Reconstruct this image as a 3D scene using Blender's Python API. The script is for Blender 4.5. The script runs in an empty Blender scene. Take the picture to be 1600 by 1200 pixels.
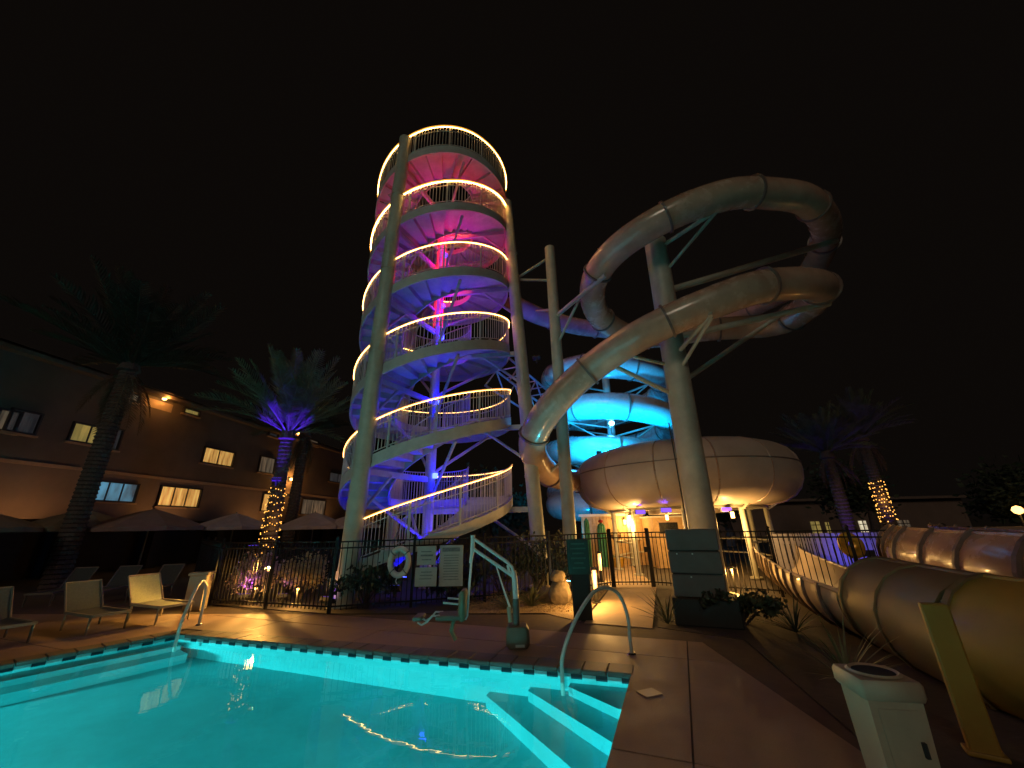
import bpy, math, random
from mathutils import Vector, Matrix
random.seed(7)
PI = math.pi
sc = bpy.context.scene
col = sc.collection

# ------------------------------------------------------------------ camera, sky, sun, exposure
PITCH=0.354380; ROLL=0.022689; CAM_H=1.650; LENS=36.0*600.0/1600.0
cam_d = bpy.data.cameras.new('camera'); cam_d.sensor_width = 36.0; cam_d.lens = LENS
cam_d.clip_start = 0.05; cam_d.clip_end = 2000
cam = bpy.data.objects.new('camera', cam_d); col.objects.link(cam)
_f = Vector((0, math.cos(PITCH), math.sin(PITCH))); _u = Vector((0, -math.sin(PITCH), math.cos(PITCH))); _r = Vector((1, 0, 0))
_ri = _r*math.cos(ROLL) - _u*math.sin(ROLL); _ui = _r*math.sin(ROLL) + _u*math.cos(ROLL)
_m = Matrix((_ri, _ui, -_f)).transposed().to_4x4(); _m.translation = Vector((0, 0, CAM_H))
cam.matrix_world = _m
sc.camera = cam

SUN_EL, SUN_AZ = math.radians(24), math.radians(200)      # dim light of the town and the hotel behind the viewer
world = bpy.data.worlds.new('World'); sc.world = world; world.use_nodes = True
nt = world.node_tree; nt.nodes.clear()
_o = nt.nodes.new('ShaderNodeOutputWorld'); _bg = nt.nodes.new('ShaderNodeBackground'); _bg2 = nt.nodes.new('ShaderNodeBackground')
_sky = nt.nodes.new('ShaderNodeTexSky'); _sky.sky_type = 'NISHITA'; _sky.sun_disc = False
_sky.sun_elevation = math.radians(-4); _sky.sun_rotation = SUN_AZ
_add = nt.nodes.new('ShaderNodeAddShader')
_bg.inputs['Strength'].default_value = 0.004
_bg2.inputs['Color'].default_value = (1.0, 0.74, 0.58, 1); _bg2.inputs['Strength'].default_value = 0.0034
nt.links.new(_sky.outputs[0], _bg.inputs['Color']); nt.links.new(_bg.outputs[0], _add.inputs[0])
nt.links.new(_bg2.outputs[0], _add.inputs[1]); nt.links.new(_add.outputs[0], _o.inputs['Surface'])

sun_d = bpy.data.lights.new('sun', 'SUN'); sun_d.energy = 0.28; sun_d.angle = math.radians(14); sun_d.color = (1.0, 0.78, 0.58)
sun = bpy.data.objects.new('sun', sun_d); col.objects.link(sun)
_d = Vector((math.sin(SUN_AZ)*math.cos(SUN_EL), math.cos(SUN_AZ)*math.cos(SUN_EL), math.sin(SUN_EL)))
sun.rotation_euler = _d.to_track_quat('Z', 'Y').to_euler()

vs = sc.view_settings; vs.view_transform = 'Standard'; vs.look = 'None'; vs.exposure = 0.0; vs.gamma = 1.0; vs.use_curve_mapping = False
sc.cycles.use_denoising = True
sc.cycles.max_bounces = 6; sc.cycles.diffuse_bounces = 3; sc.cycles.glossy_bounces = 3; sc.cycles.transmission_bounces = 4
sc.cycles.transparent_max_bounces = 12; sc.cycles.sample_clamp_indirect = 1.5; sc.cycles.caustics_reflective = False; sc.cycles.caustics_refractive = True

# ------------------------------------------------------------------ materials
M = {}
def _pr(name):
    m = bpy.data.materials.new(name); m.use_nodes = True
    return m, m.node_tree, m.node_tree.nodes['Principled BSDF']
def mat(name, c, rough=0.6, metal=0.0, var=0.15, scale=6.0, bump=0.0, bscale=40.0, coat=0.0, dirt=0.0, spec=0.5, rvar=0.11):
    m, t, p = _pr(name)
    tc = t.nodes.new('ShaderNodeTexCoord'); nz = t.nodes.new('ShaderNodeTexNoise')
    nz.inputs['Scale'].default_value = scale; nz.inputs['Detail'].default_value = 6.0; nz.inputs['Roughness'].default_value = 0.65
    t.links.new(tc.outputs['Object'], nz.inputs['Vector'])
    rp = t.nodes.new('ShaderNodeValToRGB')
    lo = [max(0, x*(1-var*1.6)) for x in c]; hi = [min(1, x*(1+var)) for x in c]
    rp.color_ramp.elements[0].position = 0.3; rp.color_ramp.elements[0].color = (*lo, 1)
    rp.color_ramp.elements[1].position = 0.7; rp.color_ramp.elements[1].color = (*hi, 1)
    t.links.new(nz.outputs['Fac'], rp.inputs['Fac'])
    last = rp.outputs['Color']
    if dirt:
        n2 = t.nodes.new('ShaderNodeTexNoise'); n2.inputs['Scale'].default_value = scale*0.23; n2.inputs['Detail'].default_value = 8.0
        t.links.new(tc.outputs['Object'], n2.inputs['Vector'])
        r2 = t.nodes.new('ShaderNodeValToRGB'); r2.color_ramp.elements[0].position = 0.45; r2.color_ramp.elements[0].color = (1, 1, 1, 1)
        r2.color_ramp.elements[1].position = 0.75; r2.color_ramp.elements[1].color = (1-dirt, 1-dirt*1.05, 1-dirt*1.1, 1)
        mx = t.nodes.new('ShaderNodeMix'); mx.data_type = 'RGBA'; mx.blend_type = 'MULTIPLY'; mx.inputs[0].default_value = 1.0
        t.links.new(n2.outputs['Fac'], r2.inputs['Fac']); t.links.new(last, mx.inputs[6]); t.links.new(r2.outputs['Color'], mx.inputs[7])
        last = mx.outputs[2]
    t.links.new(last, p.inputs['Base Color'])
    mr = t.nodes.new('ShaderNodeMapRange'); mr.inputs[3].default_value = max(0.02, rough-rvar); mr.inputs[4].default_value = min(1, rough+rvar)
    t.links.new(nz.outputs['Fac'], mr.inputs[0]); t.links.new(mr.outputs[0], p.inputs['Roughness'])
    p.inputs['Metallic'].default_value = metal; p.inputs['Coat Weight'].default_value = coat; p.inputs['Coat Roughness'].default_value = 0.08
    p.inputs['Specular IOR Level'].default_value = spec
    if bump:
        n3 = t.nodes.new('ShaderNodeTexNoise'); n3.inputs['Scale'].default_value = bscale; n3.inputs['Detail'].default_value = 4.0
        t.links.new(tc.outputs['Object'], n3.inputs['Vector'])
        b = t.nodes.new('ShaderNodeBump'); b.inputs['Strength'].default_value = bump; b.inputs['Distance'].default_value = 0.02
        t.links.new(n3.outputs['Fac'], b.inputs['Height']); t.links.new(b.outputs[0], p.inputs['Normal'])
    M[name] = m
    return m
def emis(name, c, s):
    m, t, p = _pr(name)
    p.inputs['Base Color'].default_value = (c[0]*0.5, c[1]*0.5, c[2]*0.5, 1)
    p.inputs['Emission Color'].default_value = (*c, 1); p.inputs['Emission Strength'].default_value = s
    M[name] = m
    return m
mat('steel_cream', (0.46, 0.45, 0.36), 0.45, var=0.10, scale=3.0, dirt=0.25, bump=0.05, bscale=25)
mat('stair_steel', (0.52, 0.50, 0.46), 0.5, var=0.10, scale=4.0, dirt=0.2)
mat('baluster_pale', (0.56, 0.51, 0.43), 0.5, var=0.08, scale=4.0)
mat('stair_pan', (0.50, 0.48, 0.47), 0.55, var=0.12, scale=5.0, dirt=0.25)
mat('gelcoat_tan', (0.52, 0.36, 0.255), 0.22, rvar=0.14, var=0.10, scale=2.6, coat=0.4, dirt=0.38)
mat('gelcoat_tan2', (0.49, 0.335, 0.235), 0.26, rvar=0.14, var=0.10, scale=2.6, coat=0.4, dirt=0.42)
mat('gelcoat_pale', (0.50, 0.46, 0.42), 0.28, var=0.07, scale=2.0, coat=0.4, dirt=0.15)
mat('gelcoat_bowl', (0.50, 0.41, 0.33), 0.5, var=0.08, scale=1.4, coat=0.08, dirt=0.25)
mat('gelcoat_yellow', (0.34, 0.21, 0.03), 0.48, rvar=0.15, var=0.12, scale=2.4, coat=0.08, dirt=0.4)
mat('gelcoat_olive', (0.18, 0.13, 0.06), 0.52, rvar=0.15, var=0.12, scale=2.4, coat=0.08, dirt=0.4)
mat('flange_dark', (0.16, 0.12, 0.10), 0.5, var=0.2, scale=8)
mat('concrete', (0.28, 0.195, 0.14), 0.66, rvar=0.34, var=0.18, scale=1.1, dirt=0.55, bump=0.25, bscale=60)
mat('concrete_path', (0.34, 0.24, 0.15), 0.8, var=0.14, scale=1.8, dirt=0.3, bump=0.25, bscale=60)
mat('joint', (0.08, 0.055, 0.04), 0.9, var=0.2)
mat('coping', (0.13, 0.115, 0.10), 0.6, var=0.2, scale=5.0, dirt=0.3, bump=0.15)
mat('plaster', (0.12, 0.60, 0.63), 0.6, var=0.09, scale=1.6, dirt=0.22)
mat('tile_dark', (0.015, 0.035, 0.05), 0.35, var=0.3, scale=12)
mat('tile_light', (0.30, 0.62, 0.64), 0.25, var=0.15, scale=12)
mat('ground_soil', (0.045, 0.036, 0.028), 0.95, var=0.3, scale=1.0, bump=0.4, bscale=12)
mat('gravel', (0.34, 0.24, 0.13), 0.95, var=0.35, scale=28.0, bump=0.9, bscale=45, dirt=0.3)
mat('fence_black', (0.010, 0.009, 0.009), 0.6, var=0.2, scale=10, spec=0.2)
mat('white_paint', (0.74, 0.74, 0.70), 0.4, var=0.06, scale=5.0, dirt=0.15)
mat('stainless', (0.62, 0.60, 0.56), 0.24, metal=1.0, var=0.06, scale=12)
mat('rail_pale', (0.60, 0.58, 0.52), 0.35, metal=0.25, var=0.06, scale=12)
mat('bin_pale', (0.44, 0.37, 0.26), 0.5, var=0.08, scale=4.0, dirt=0.25)
mat('bin_hole', (0.012, 0.011, 0.010), 0.8)
mat('sign_green', (0.012, 0.055, 0.045), 0.5, var=0.15)
mat('sign_print', (0.05, 0.15, 0.12), 0.5, var=0.2)
mat('board_grey', (0.34, 0.35, 0.31), 0.55, var=0.08, scale=5)
mat('board_print', (0.14, 0.16, 0.16), 0.6, var=0.3, scale=30)
mat('ring_white', (0.50, 0.50, 0.46), 0.6, var=0.08, scale=7)
mat('cabinet_grey', (0.11, 0.088, 0.072), 0.6, var=0.1, scale=4.0, dirt=0.25)
mat('cabinet_dark', (0.012, 0.014, 0.011), 0.7, var=0.2)
mat('bolt', (0.7, 0.7, 0.66), 0.35, metal=0.4)
mat('seat_olive', (0.13, 0.13, 0.075), 0.6, var=0.1)
mat('lift_base', (0.12, 0.10, 0.07), 0.6, var=0.1)
mat('mesh_shaded', (0.045, 0.06, 0.055), 0.8, var=0.2, scale=30)  # slings of the unlit loungers, shade put into the colour
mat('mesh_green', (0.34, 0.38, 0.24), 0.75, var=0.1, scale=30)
mat('frame_beige', (0.30, 0.25, 0.17), 0.45, var=0.08)
mat('frame_dim', (0.12, 0.11, 0.09), 0.5, var=0.1)  # frames of the unlit loungers, darkened in colour; umbrella poles share it
mat('canvas_rose', (0.23, 0.15, 0.13), 0.85, var=0.12, scale=3)
mat('canvas_olive', (0.16, 0.13, 0.09), 0.85, var=0.12, scale=3)
mat('canvas_pale', (0.33, 0.27, 0.27), 0.85, var=0.12, scale=3)
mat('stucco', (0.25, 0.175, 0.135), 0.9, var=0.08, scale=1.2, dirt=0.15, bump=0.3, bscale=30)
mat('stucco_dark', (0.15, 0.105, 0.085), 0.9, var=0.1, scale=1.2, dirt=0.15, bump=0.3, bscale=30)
mat('stucco_shaded', (0.03, 0.022, 0.02), 0.9, var=0.2)  # ground floor copy of the stucco, arcade shade put into the colour
mat('trim', (0.40, 0.26, 0.17), 0.8, var=0.08)
mat('frame_dark', (0.03, 0.022, 0.018), 0.5)
mat('glass_dark', (0.02, 0.022, 0.025), 0.08, var=0.1, spec=0.8)
mat('bark', (0.075, 0.055, 0.045), 0.95, var=0.35, scale=14, bump=0.8, bscale=18)
mat('frond_shade', (0.022, 0.028, 0.014), 0.7, var=0.3, scale=2.0)  # darker frond copy for unlit palms, the shade is in the colour
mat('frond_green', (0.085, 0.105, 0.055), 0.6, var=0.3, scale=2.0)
mat('frond_dry', (0.10, 0.065, 0.035), 0.8, var=0.3, scale=3)
mat('leaf_dark', (0.030, 0.045, 0.022), 0.6, var=0.4, scale=5)
mat('leaf_dry', (0.34, 0.26, 0.11), 0.7, var=0.3, scale=7)
mat('leaf_black', (0.012, 0.016, 0.009), 0.7, var=0.4, scale=5, spec=0.2)
mat('leaf_rose', (0.36, 0.26, 0.24), 0.7, var=0.3, scale=7)
mat('agave', (0.11, 0.12, 0.055), 0.6, var=0.25, scale=5)
mat('rock', (0.25, 0.19, 0.12), 0.9, var=0.3, scale=5, bump=0.8, bscale=10)
mat('cactus', (0.035, 0.22, 0.12), 0.6, var=0.3, scale=9)
mat('red_paint', (0.30, 0.025, 0.02), 0.5)
mat('pot_yellow', (0.55, 0.33, 0.03), 0.5)
mat('wicker', (0.25, 0.12, 0.05), 0.8, var=0.4, scale=25)
mat('plank_gold', (0.46, 0.30, 0.14), 0.7, var=0.18, scale=7)
mat('cap_dark', (0.02, 0.02, 0.02), 0.6)
mat('picket_white', (0.42, 0.40, 0.42), 0.6, var=0.1)
mat('mast_steel', (0.45, 0.44, 0.45), 0.5, var=0.1)
for _n, _c, _s in (('led_top', (1.0, 0.40, 0.05), 1.25), ('led_upper', (1.0, 0.40, 0.05), 1.6), ('led_mid', (1.0, 0.46, 0.12), 1.1), ('led_low', (1.0, 0.42, 0.10), 0.8)): emis(_n, _c, _s)  # orange casings that carry the bloom around the rail cores
for _n, _s in (('led_top_core', 40), ('led_upper_core', 110), ('led_mid_core', 34), ('led_low_core', 18)): emis(_n, (1.0, 0.50, 0.12), _s)
emis('led_red', (1.0, 0.02, 0.08), 1.6)
emis('led_blue', (0.05, 0.08, 1.0), 9.0)
emis('led_violet', (0.16, 0.06, 1.0), 2.2)
emis('led_cyan', (0.15, 0.75, 1.0), 25.0)
emis('lamp_warm', (1.0, 0.55, 0.17), 9.0)
emis('lamp_soft', (1.0, 0.50, 0.14), 4.0)
emis('bulb_warm', (1.0, 0.45, 0.08), 3.2)
emis('lamp_pool', (0.45, 1.0, 0.95), 10.0)
emis('led_green', (0.05, 1.0, 0.25), 4.0)
emis('lamp_white', (0.8, 0.85, 0.9), 1.2)
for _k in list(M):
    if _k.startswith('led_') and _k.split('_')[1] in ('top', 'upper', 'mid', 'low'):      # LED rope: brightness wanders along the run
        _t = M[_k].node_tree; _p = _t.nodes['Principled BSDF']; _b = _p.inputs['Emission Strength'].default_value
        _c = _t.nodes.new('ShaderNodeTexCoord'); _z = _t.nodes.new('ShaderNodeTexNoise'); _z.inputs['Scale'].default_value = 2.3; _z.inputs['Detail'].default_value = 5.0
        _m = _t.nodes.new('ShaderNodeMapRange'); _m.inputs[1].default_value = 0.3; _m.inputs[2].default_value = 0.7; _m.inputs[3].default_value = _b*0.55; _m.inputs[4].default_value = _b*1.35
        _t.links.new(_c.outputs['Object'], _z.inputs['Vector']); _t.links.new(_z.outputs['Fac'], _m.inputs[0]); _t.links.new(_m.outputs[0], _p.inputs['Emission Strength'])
def curtain(name, c1, c2, s, scale=6.0):
    m, t, p = _pr(name)
    tc = t.nodes.new('ShaderNodeTexCoord'); mp = t.nodes.new('ShaderNodeMapping'); mp.inputs['Scale'].default_value = (scale, scale, 0.7)
    nz = t.nodes.new('ShaderNodeTexNoise'); nz.inputs['Scale'].default_value = 1.0; nz.inputs['Detail'].default_value = 3.0
    rp = t.nodes.new('ShaderNodeValToRGB'); rp.color_ramp.elements[0].position = 0.35; rp.color_ramp.elements[0].color = (*c1, 1)
    rp.color_ramp.elements[1].position = 0.68; rp.color_ramp.elements[1].color = (*c2, 1)
    t.links.new(tc.outputs['Object'], mp.inputs['Vector']); t.links.new(mp.outputs[0], nz.inputs['Vector']); t.links.new(nz.outputs['Fac'], rp.inputs['Fac'])
    t.links.new(rp.outputs['Color'], p.inputs['Emission Color']); p.inputs['Emission Strength'].default_value = s
    t.links.new(rp.outputs['Color'], p.inputs['Base Color']); p.inputs['Roughness'].default_value = 0.8
    M[name] = m
curtain('win_gold', (0.35, 0.15, 0.03), (0.9, 0.52, 0.14), 0.75)
curtain('win_yellow', (0.22, 0.17, 0.05), (0.42, 0.30, 0.08), 0.6)
curtain('win_blue', (0.05, 0.06, 0.07), (0.10, 0.30, 0.45), 0.8, 2.0)
curtain('win_dim', (0.05, 0.04, 0.03), (0.22, 0.16, 0.10), 0.5)
curtain('win_faint', (0.015, 0.015, 0.018), (0.05, 0.045, 0.045), 0.6)
curtain('win_white', (0.5, 0.42, 0.28), (0.9, 0.8, 0.55), 0.9)
# pool water: clear film with Fresnel reflection and a faint ripple
def water_mat():
    m = bpy.data.materials.new('water'); m.use_nodes = True; t = m.node_tree; t.nodes.clear()
    out = t.nodes.new('ShaderNodeOutputMaterial'); gl = t.nodes.new('ShaderNodeBsdfGlass'); gl.inputs['IOR'].default_value = 1.33
    gl.inputs['Color'].default_value = (0.72, 0.97, 1.0, 1); gl.inputs['Roughness'].default_value = 0.0
    tc = t.nodes.new('ShaderNodeTexCoord'); mp = t.nodes.new('ShaderNodeMapping'); mp.inputs['Scale'].default_value = (1.0, 1.6, 1.0)
    nz = t.nodes.new('ShaderNodeTexNoise'); nz.inputs['Scale'].default_value = 1.5; nz.inputs['Detail'].default_value = 3.0
    b = t.nodes.new('ShaderNodeBump'); b.inputs['Strength'].default_value = 0.04; b.inputs['Distance'].default_value = 0.05
    t.links.new(tc.outputs['Object'], mp.inputs['Vector']); t.links.new(mp.outputs[0], nz.inputs['Vector']); t.links.new(nz.outputs['Fac'], b.inputs['Height'])
    t.links.new(b.outputs[0], gl.inputs['Normal']); t.links.new(gl.outputs[0], out.inputs['Surface'])
    M['water'] = m
water_mat()

# ------------------------------------------------------------------ mesh helpers
def V(*a): return Vector(a)
class MB:
    def __init__(s): s.v = []; s.f = []
    def add(s, vs_, fs_):
        b = len(s.v); s.v.extend([tuple(x) for x in vs_]); s.f.extend([tuple(i+b for i in f) for f in fs_]); return s
    def box(s, c, sz, rz=0.0, m=None):
        hx, hy, hz = sz[0]/2, sz[1]/2, sz[2]/2
        pts = [V(x, y, z) for z in (-hz, hz) for y in (-hy, hy) for x in (-hx, hx)]
        R = m if m is not None else Matrix.Rotation(rz, 3, 'Z')
        pts = [R @ p + Vector(c) for p in pts]
        return s.add(pts, [(0, 2, 3, 1), (4, 5, 7, 6), (0, 1, 5, 4), (2, 6, 7, 3), (0, 4, 6, 2), (1, 3, 7, 5)])
    def bbox(s, c, sz, bev=0.02, rz=0.0):          # box with chamfered vertical edges and top
        hx, hy, hz = sz[0]/2, sz[1]/2, sz[2]/2; b = bev
        def ring(i, z): return [(hx-i, -hy+b+0*i, z), (hx-i, hy-b, z), (hx-b, hy-i, z), (-hx+b, hy-i, z), (-hx+i, hy-b, z), (-hx+i, -hy+b, z), (-hx+b, -hy+i, z), (hx-b, -hy+i, z)]
        R = Matrix.Rotation(rz, 3, 'Z'); rings = [ring(b*0.7, -hz), ring(0, -hz+b), ring(0, hz-b), ring(b*0.7, hz)]
        pts = [R @ Vector(p) + Vector(c) for r in rings for p in r]
        fs = [tuple(range(7, -1, -1)), tuple(range(24, 32))]
        for k in range(3):
            for i in range(8): fs.append((k*8+i, k*8+(i+1) % 8, k*8+8+(i+1) % 8, k*8+8+i))
        return s.add(pts, fs)
    def cyl(s, p0, p1, r0, r1=None, n=14, caps=True):
        p0, p1 = Vector(p0), Vector(p1); r1 = r0 if r1 is None else r1
        d = (p1-p0).normalized(); a = d.orthogonal().normalized(); b = d.cross(a)
        pts = []
        for p, r in ((p0, r0), (p1, r1)):
            for i in range(n): t = 2*PI*i/n; pts.append(p + a*(r*math.cos(t)) + b*(r*math.sin(t)))
        fs = [(i, (i+1) % n, n+(i+1) % n, n+i) for i in range(n)]
        if caps: fs += [tuple(range(n-1, -1, -1)), tuple(range(n, 2*n))]
        return s.add(pts, fs)
    def tube(s, path, r, n=8, caps=True, closed=False):
        path = [Vector(p) for p in path]; N = len(path); rr = r if isinstance(r, (list, tuple)) else [r]*N
        pts = []; a = None
        for k in range(N):
            if closed: d = path[(k+1) % N]-path[k-1]
            else: d = path[min(k+1, N-1)]-path[max(k-1, 0)]
            d.normalize()
            if a is None: a = (V(0, 0, 1).cross(d) if abs(d.z) < 0.95 else V(1, 0, 0).cross(d)).normalized()
            else:
                a = a-d*a.dot(d); a.normalize()
            b = d.cross(a)
            for i in range(n): t = 2*PI*i/n; pts.append(path[k] + (a*math.cos(t) + b*math.sin(t))*rr[k])
        fs = []
        for k in range(N if closed else N-1):
            k2 = (k+1) % N
            for i in range(n): fs.append((k*n+i, k*n+(i+1) % n, k2*n+(i+1) % n, k2*n+i))
        if caps and not closed: fs += [tuple(range(n-1, -1, -1)), tuple(range((N-1)*n, N*n))]
        return s.add(pts, fs)
    def trough(s, path, r, a0, a1, n=14, th=0.03):  # open half pipe, opening around +Z
        path = [Vector(p) for p in path]; N = len(path); pts = []
        for rr in (r, r-th):
            for k in range(N):
                d = path[min(k+1, N-1)]-path[max(k-1, 0)]; d.normalize()
                a = V(0, 0, 1).cross(d).normalized(); b = d.cross(a)
                for i in range(n+1):
                    t = a0+(a1-a0)*i/n; pts.append(path[k] + (a*math.sin(t) - b*math.cos(t))*rr)
        fs = []; w = n+1; o = N*w
        for k in range(N-1):
            for i in range(n):
                fs.append((k*w+i, k*w+i+1, (k+1)*w+i+1, (k+1)*w+i)); fs.append((o+k*w+i, o+(k+1)*w+i, o+(k+1)*w+i+1, o+k*w+i+1))
            for i in (0, n): fs.append((k*w+i, (k+1)*w+i, o+(k+1)*w+i, o+k*w+i))
        for k in (0, N-1):
            for i in range(n): fs.append((k*w+i, k*w+i+1, o+k*w+i+1, o+k*w+i))
        return s.add(pts, fs)
    def lathe(s, prof, c=(0, 0, 0), n=24, a0=0.0, a1=2*PI, close=True):
        c = Vector(c); full = abs(a1-a0-2*PI) < 1e-6; m = n if full else n+1; pts = []
        for i in range(m):
            t = a0+(a1-a0)*i/n
            for r, z in prof: pts.append(c+V(r*math.cos(t), r*math.sin(t), z))
        k = len(prof); fs = []
        for i in range(n):
            j = (i+1) % m
            for q in range(k-1): fs.append((i*k+q, j*k+q, j*k+q+1, i*k+q+1))
        return s.add(pts, fs)
    def quad(s, a, b, c, d): return s.add([a, b, c, d], [(0, 1, 2, 3)])
    def prism(s, poly, z0, z1):
        n = len(poly); pts = [(x, y, z0) for x, y in poly]+[(x, y, z1) for x, y in poly]
        fs = [tuple(range(n-1, -1, -1)), tuple(range(n, 2*n))]+[(i, (i+1) % n, n+(i+1) % n, n+i) for i in range(n)]
        return s.add(pts, fs)
    def build(s, name, m, parent=None, smooth=False, kind=None):
        me = bpy.data.meshes.new(name); me.from_pydata(s.v, [], s.f); me.update()
        if smooth:
            for p in me.polygons: p.use_smooth = True
            try: me.set_sharp_from_angle(angle=math.radians(42))
            except Exception: pass
        me.materials.append(M[m])
        return link(name, me, parent, kind)
def link(name, me, parent=None, kind=None):
    o = bpy.data.objects.new(name, me); col.objects.link(o)
    if parent is not None:
        o.parent = parent
        if parent.type == 'EMPTY' or True:
            p = parent; off = V(0, 0, 0)
            o.matrix_parent_inverse = WORLD.get(p.name, Matrix.Identity(4)).inverted()
            WORLD[o.name] = Matrix.Identity(4)
    if kind: o['kind'] = kind
    return o
WORLD = {}
def tag(o, label, cat, group=None):
    o['label'] = label; o['category'] = cat
    if group: o['group'] = group
    return o
def thing(name, label, cat, loc=(0, 0, 0), rz=0.0, group=None, local=False):
    o = bpy.data.objects.new(name, None); col.objects.link(o); o.empty_display_size = 0.1
    o.location = loc; o.rotation_euler = (0, 0, rz)
    WORLD[o.name] = Matrix.Identity(4) if local else (Matrix.Translation(Vector(loc)) @ Matrix.Rotation(rz, 4, 'Z'))
    return tag(o, label, cat, group)
def child(src, parent, loc=None, rot=None, scale=None):     # copy of a part sharing its mesh, placed in its parent's frame
    c = src.copy(); col.objects.link(c); c.parent = parent
    if loc is not None: c.location = loc
    if rot is not None: c.rotation_euler = rot
    if scale is not None: c.scale = scale
    return c
def clone(root, loc, rz, label=None, scale=None):
    r = root.copy(); col.objects.link(r); r.location = loc; r.rotation_euler = (0, 0, rz)
    if scale: r.scale = (scale,)*3
    if label: r['label'] = label
    for ch in list(root.children):
        c = ch.copy(); col.objects.link(c); c.parent = r
        for g in list(ch.children):
            d = g.copy(); col.objects.link(d); d.parent = c
    return r
def lamp(kind, loc, energy, color, parent=None, size=0.05, target=None, spot=60, blend=0.5):
    d = bpy.data.lights.new('light', kind); d.energy = energy; d.color = color
    if kind == 'POINT': d.shadow_soft_size = size
    if kind == 'SPOT': d.shadow_soft_size = size; d.spot_size = math.radians(spot); d.spot_blend = blend
    if kind == 'AREA': d.size = size
    o = bpy.data.objects.new('light', d); col.objects.link(o); o.location = loc
    if target is not None: o.rotation_euler = (Vector(loc)-Vector(target)).to_track_quat('Z', 'Y').to_euler()
    return o
def cat(pts, n=8):
    pts = [Vector(p) for p in pts]; P = [pts[0]*2-pts[1]]+pts+[pts[-1]*2-pts[-2]]; out = []
    for i in range(1, len(P)-2):
        for k in range(n):
            t = k/n; a, b, c, d = P[i-1], P[i], P[i+1], P[i+2]
            out.append(0.5*((2*b)+(c-a)*t+(2*a-5*b+4*c-d)*t*t+(3*b-a-3*c+d)*t**3))
    out.append(pts[-1]); return out
def resample(path, step):
    out = [path[0]]; acc = 0.0
    for a, b in zip(path[:-1], path[1:]):
        d = (b-a).length
        while d > 0 and acc+d >= step:
            t = (step-acc)/d; a = a+(b-a)*t; out.append(a); d = (b-a).length; acc = 0.0
        acc += d
    return out

# ------------------------------------------------------------------ ground, deck, pool
def clip(poly, n, d):           # keep the side where n.p <= d
    out = []
    for i in range(len(poly)):
        a, b = poly[i], poly[(i+1) % len(poly)]
        fa, fb = n[0]*a[0]+n[1]*a[1]-d, n[0]*b[0]+n[1]*b[1]-d
        if fa <= 0: out.append(a)
        if fa*fb < 0:
            t = fa/(fa-fb); out.append((a[0]+(b[0]-a[0])*t, a[1]+(b[1]-a[1])*t))
    return out
def planes(poly):               # outward half planes of a counter-clockwise convex polygon
    r = []
    for i in range(len(poly)):
        a, b = poly[i], poly[(i+1) % len(poly)]
        n = (b[1]-a[1], -(b[0]-a[0])); l = math.hypot(*n); n = (n[0]/l, n[1]/l); r.append((n, n[0]*a[0]+n[1]*a[1]))
    return r
def area(p): return 0.5*sum(p[i][0]*p[(i+1) % len(p)][1]-p[(i+1) % len(p)][0]*p[i][1] for i in range(len(p)))
POOL = [(1.34, 5.40), (-6.02, 7.83), (-13.3, -2.5), (-1.7, -2.5)]
def grow(poly, e):
    ee = e if isinstance(e, (list, tuple)) else [e]*len(poly)
    pl = [(n, d+x) for (n, d), x in zip(planes(poly), ee)]; out = []
    for i in range(len(pl)):
        (n1, d1), (n2, d2) = pl[i-1], pl[i]; det = n1[0]*n2[1]-n1[1]*n2[0]
        out.append(((d1*n2[1]-d2*n1[1])/det, (n1[0]*d2-n2[0]*d1)/det))
    return out
g = MB()                         # ground: one sheet with the pool cut out
outer = [(600, -600), (600, 900), (-600, 900), (-600, -600)]
pg = grow(POOL, 0.02)
pts = [(x, y, -0.03) for x, y in outer]+[(x, y, -0.03) for x, y in pg]
g.add(pts, [(0, 1, 4, 7), (1, 2, 5, 4), (2, 3, 6, 5), (3, 0, 7, 6)])
ground = g.build('ground', 'ground_soil'); ground['kind'] = 'structure'
DECK = [(-17, -5), (2.2, -5), (2.55, 3.2), (3.35, 6.7), (2.35, 7.55), (0.6, 8.75), (-3.95, 9.22), (-7.55, 10.55), (-17, 14.2)]
deck_base = MB(); rest = [DECK]
def minus(poly, hole):
    out = []; cur = poly
    for n, d in planes(hole):
        piece = clip(cur, (-n[0], -n[1]), -d)
        if len(piece) > 2 and abs(area(piece)) > 1e-4: out.append(piece)
        cur = clip(cur, n, d)
        if len(cur) < 3: break
    return out
for p in minus(DECK, grow(POOL, 0.05)):
    deck_base.prism(p, -0.025, -0.012)
deck = deck_base.build('pool_deck', 'joint'); deck['kind'] = 'structure'
e1 = Vector((0.375, 0.927)); e2 = Vector((0.927, -0.375)); org = Vector((2.18, 5.87))
hole = grow(POOL, [0.305, 0.305, 0.305, -0.02]); dpl = planes(DECK)
for i in range(-8, 4):
    for j in range(-7, 3):
        q = [org+e1*(i*2.45+a)+e2*(j*2.45+b) for a, b in ((0.008, 0.008), (0.008, 2.442), (2.442, 2.442), (2.442, 0.008))]
        poly = [(p.x, p.y) for p in q]
        if area(poly) < 0: poly.reverse()
        for n, d in dpl:
            poly = clip(poly, n, d)
            if len(poly) < 3: break
        if len(poly) < 3 or abs(area(poly)) < 0.01: continue
        pcs = minus(poly, hole) if True else [poly]
        if not pcs: continue
        m = MB(); dz = random.uniform(-0.002, 0.002)
        for p in pcs: m.prism(p, -0.011, dz)
        m.build('slab', 'concrete', deck)
w = MB(); w.prism([(1.2, 7.95), (2.25, 7.45), (3.85, 11.9), (4.9, 18.0), (2.9, 18.0), (2.62, 12.0)], -0.028, 0.002)
o = w.build('path', 'concrete_path'); o['kind'] = 'structure'
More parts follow.
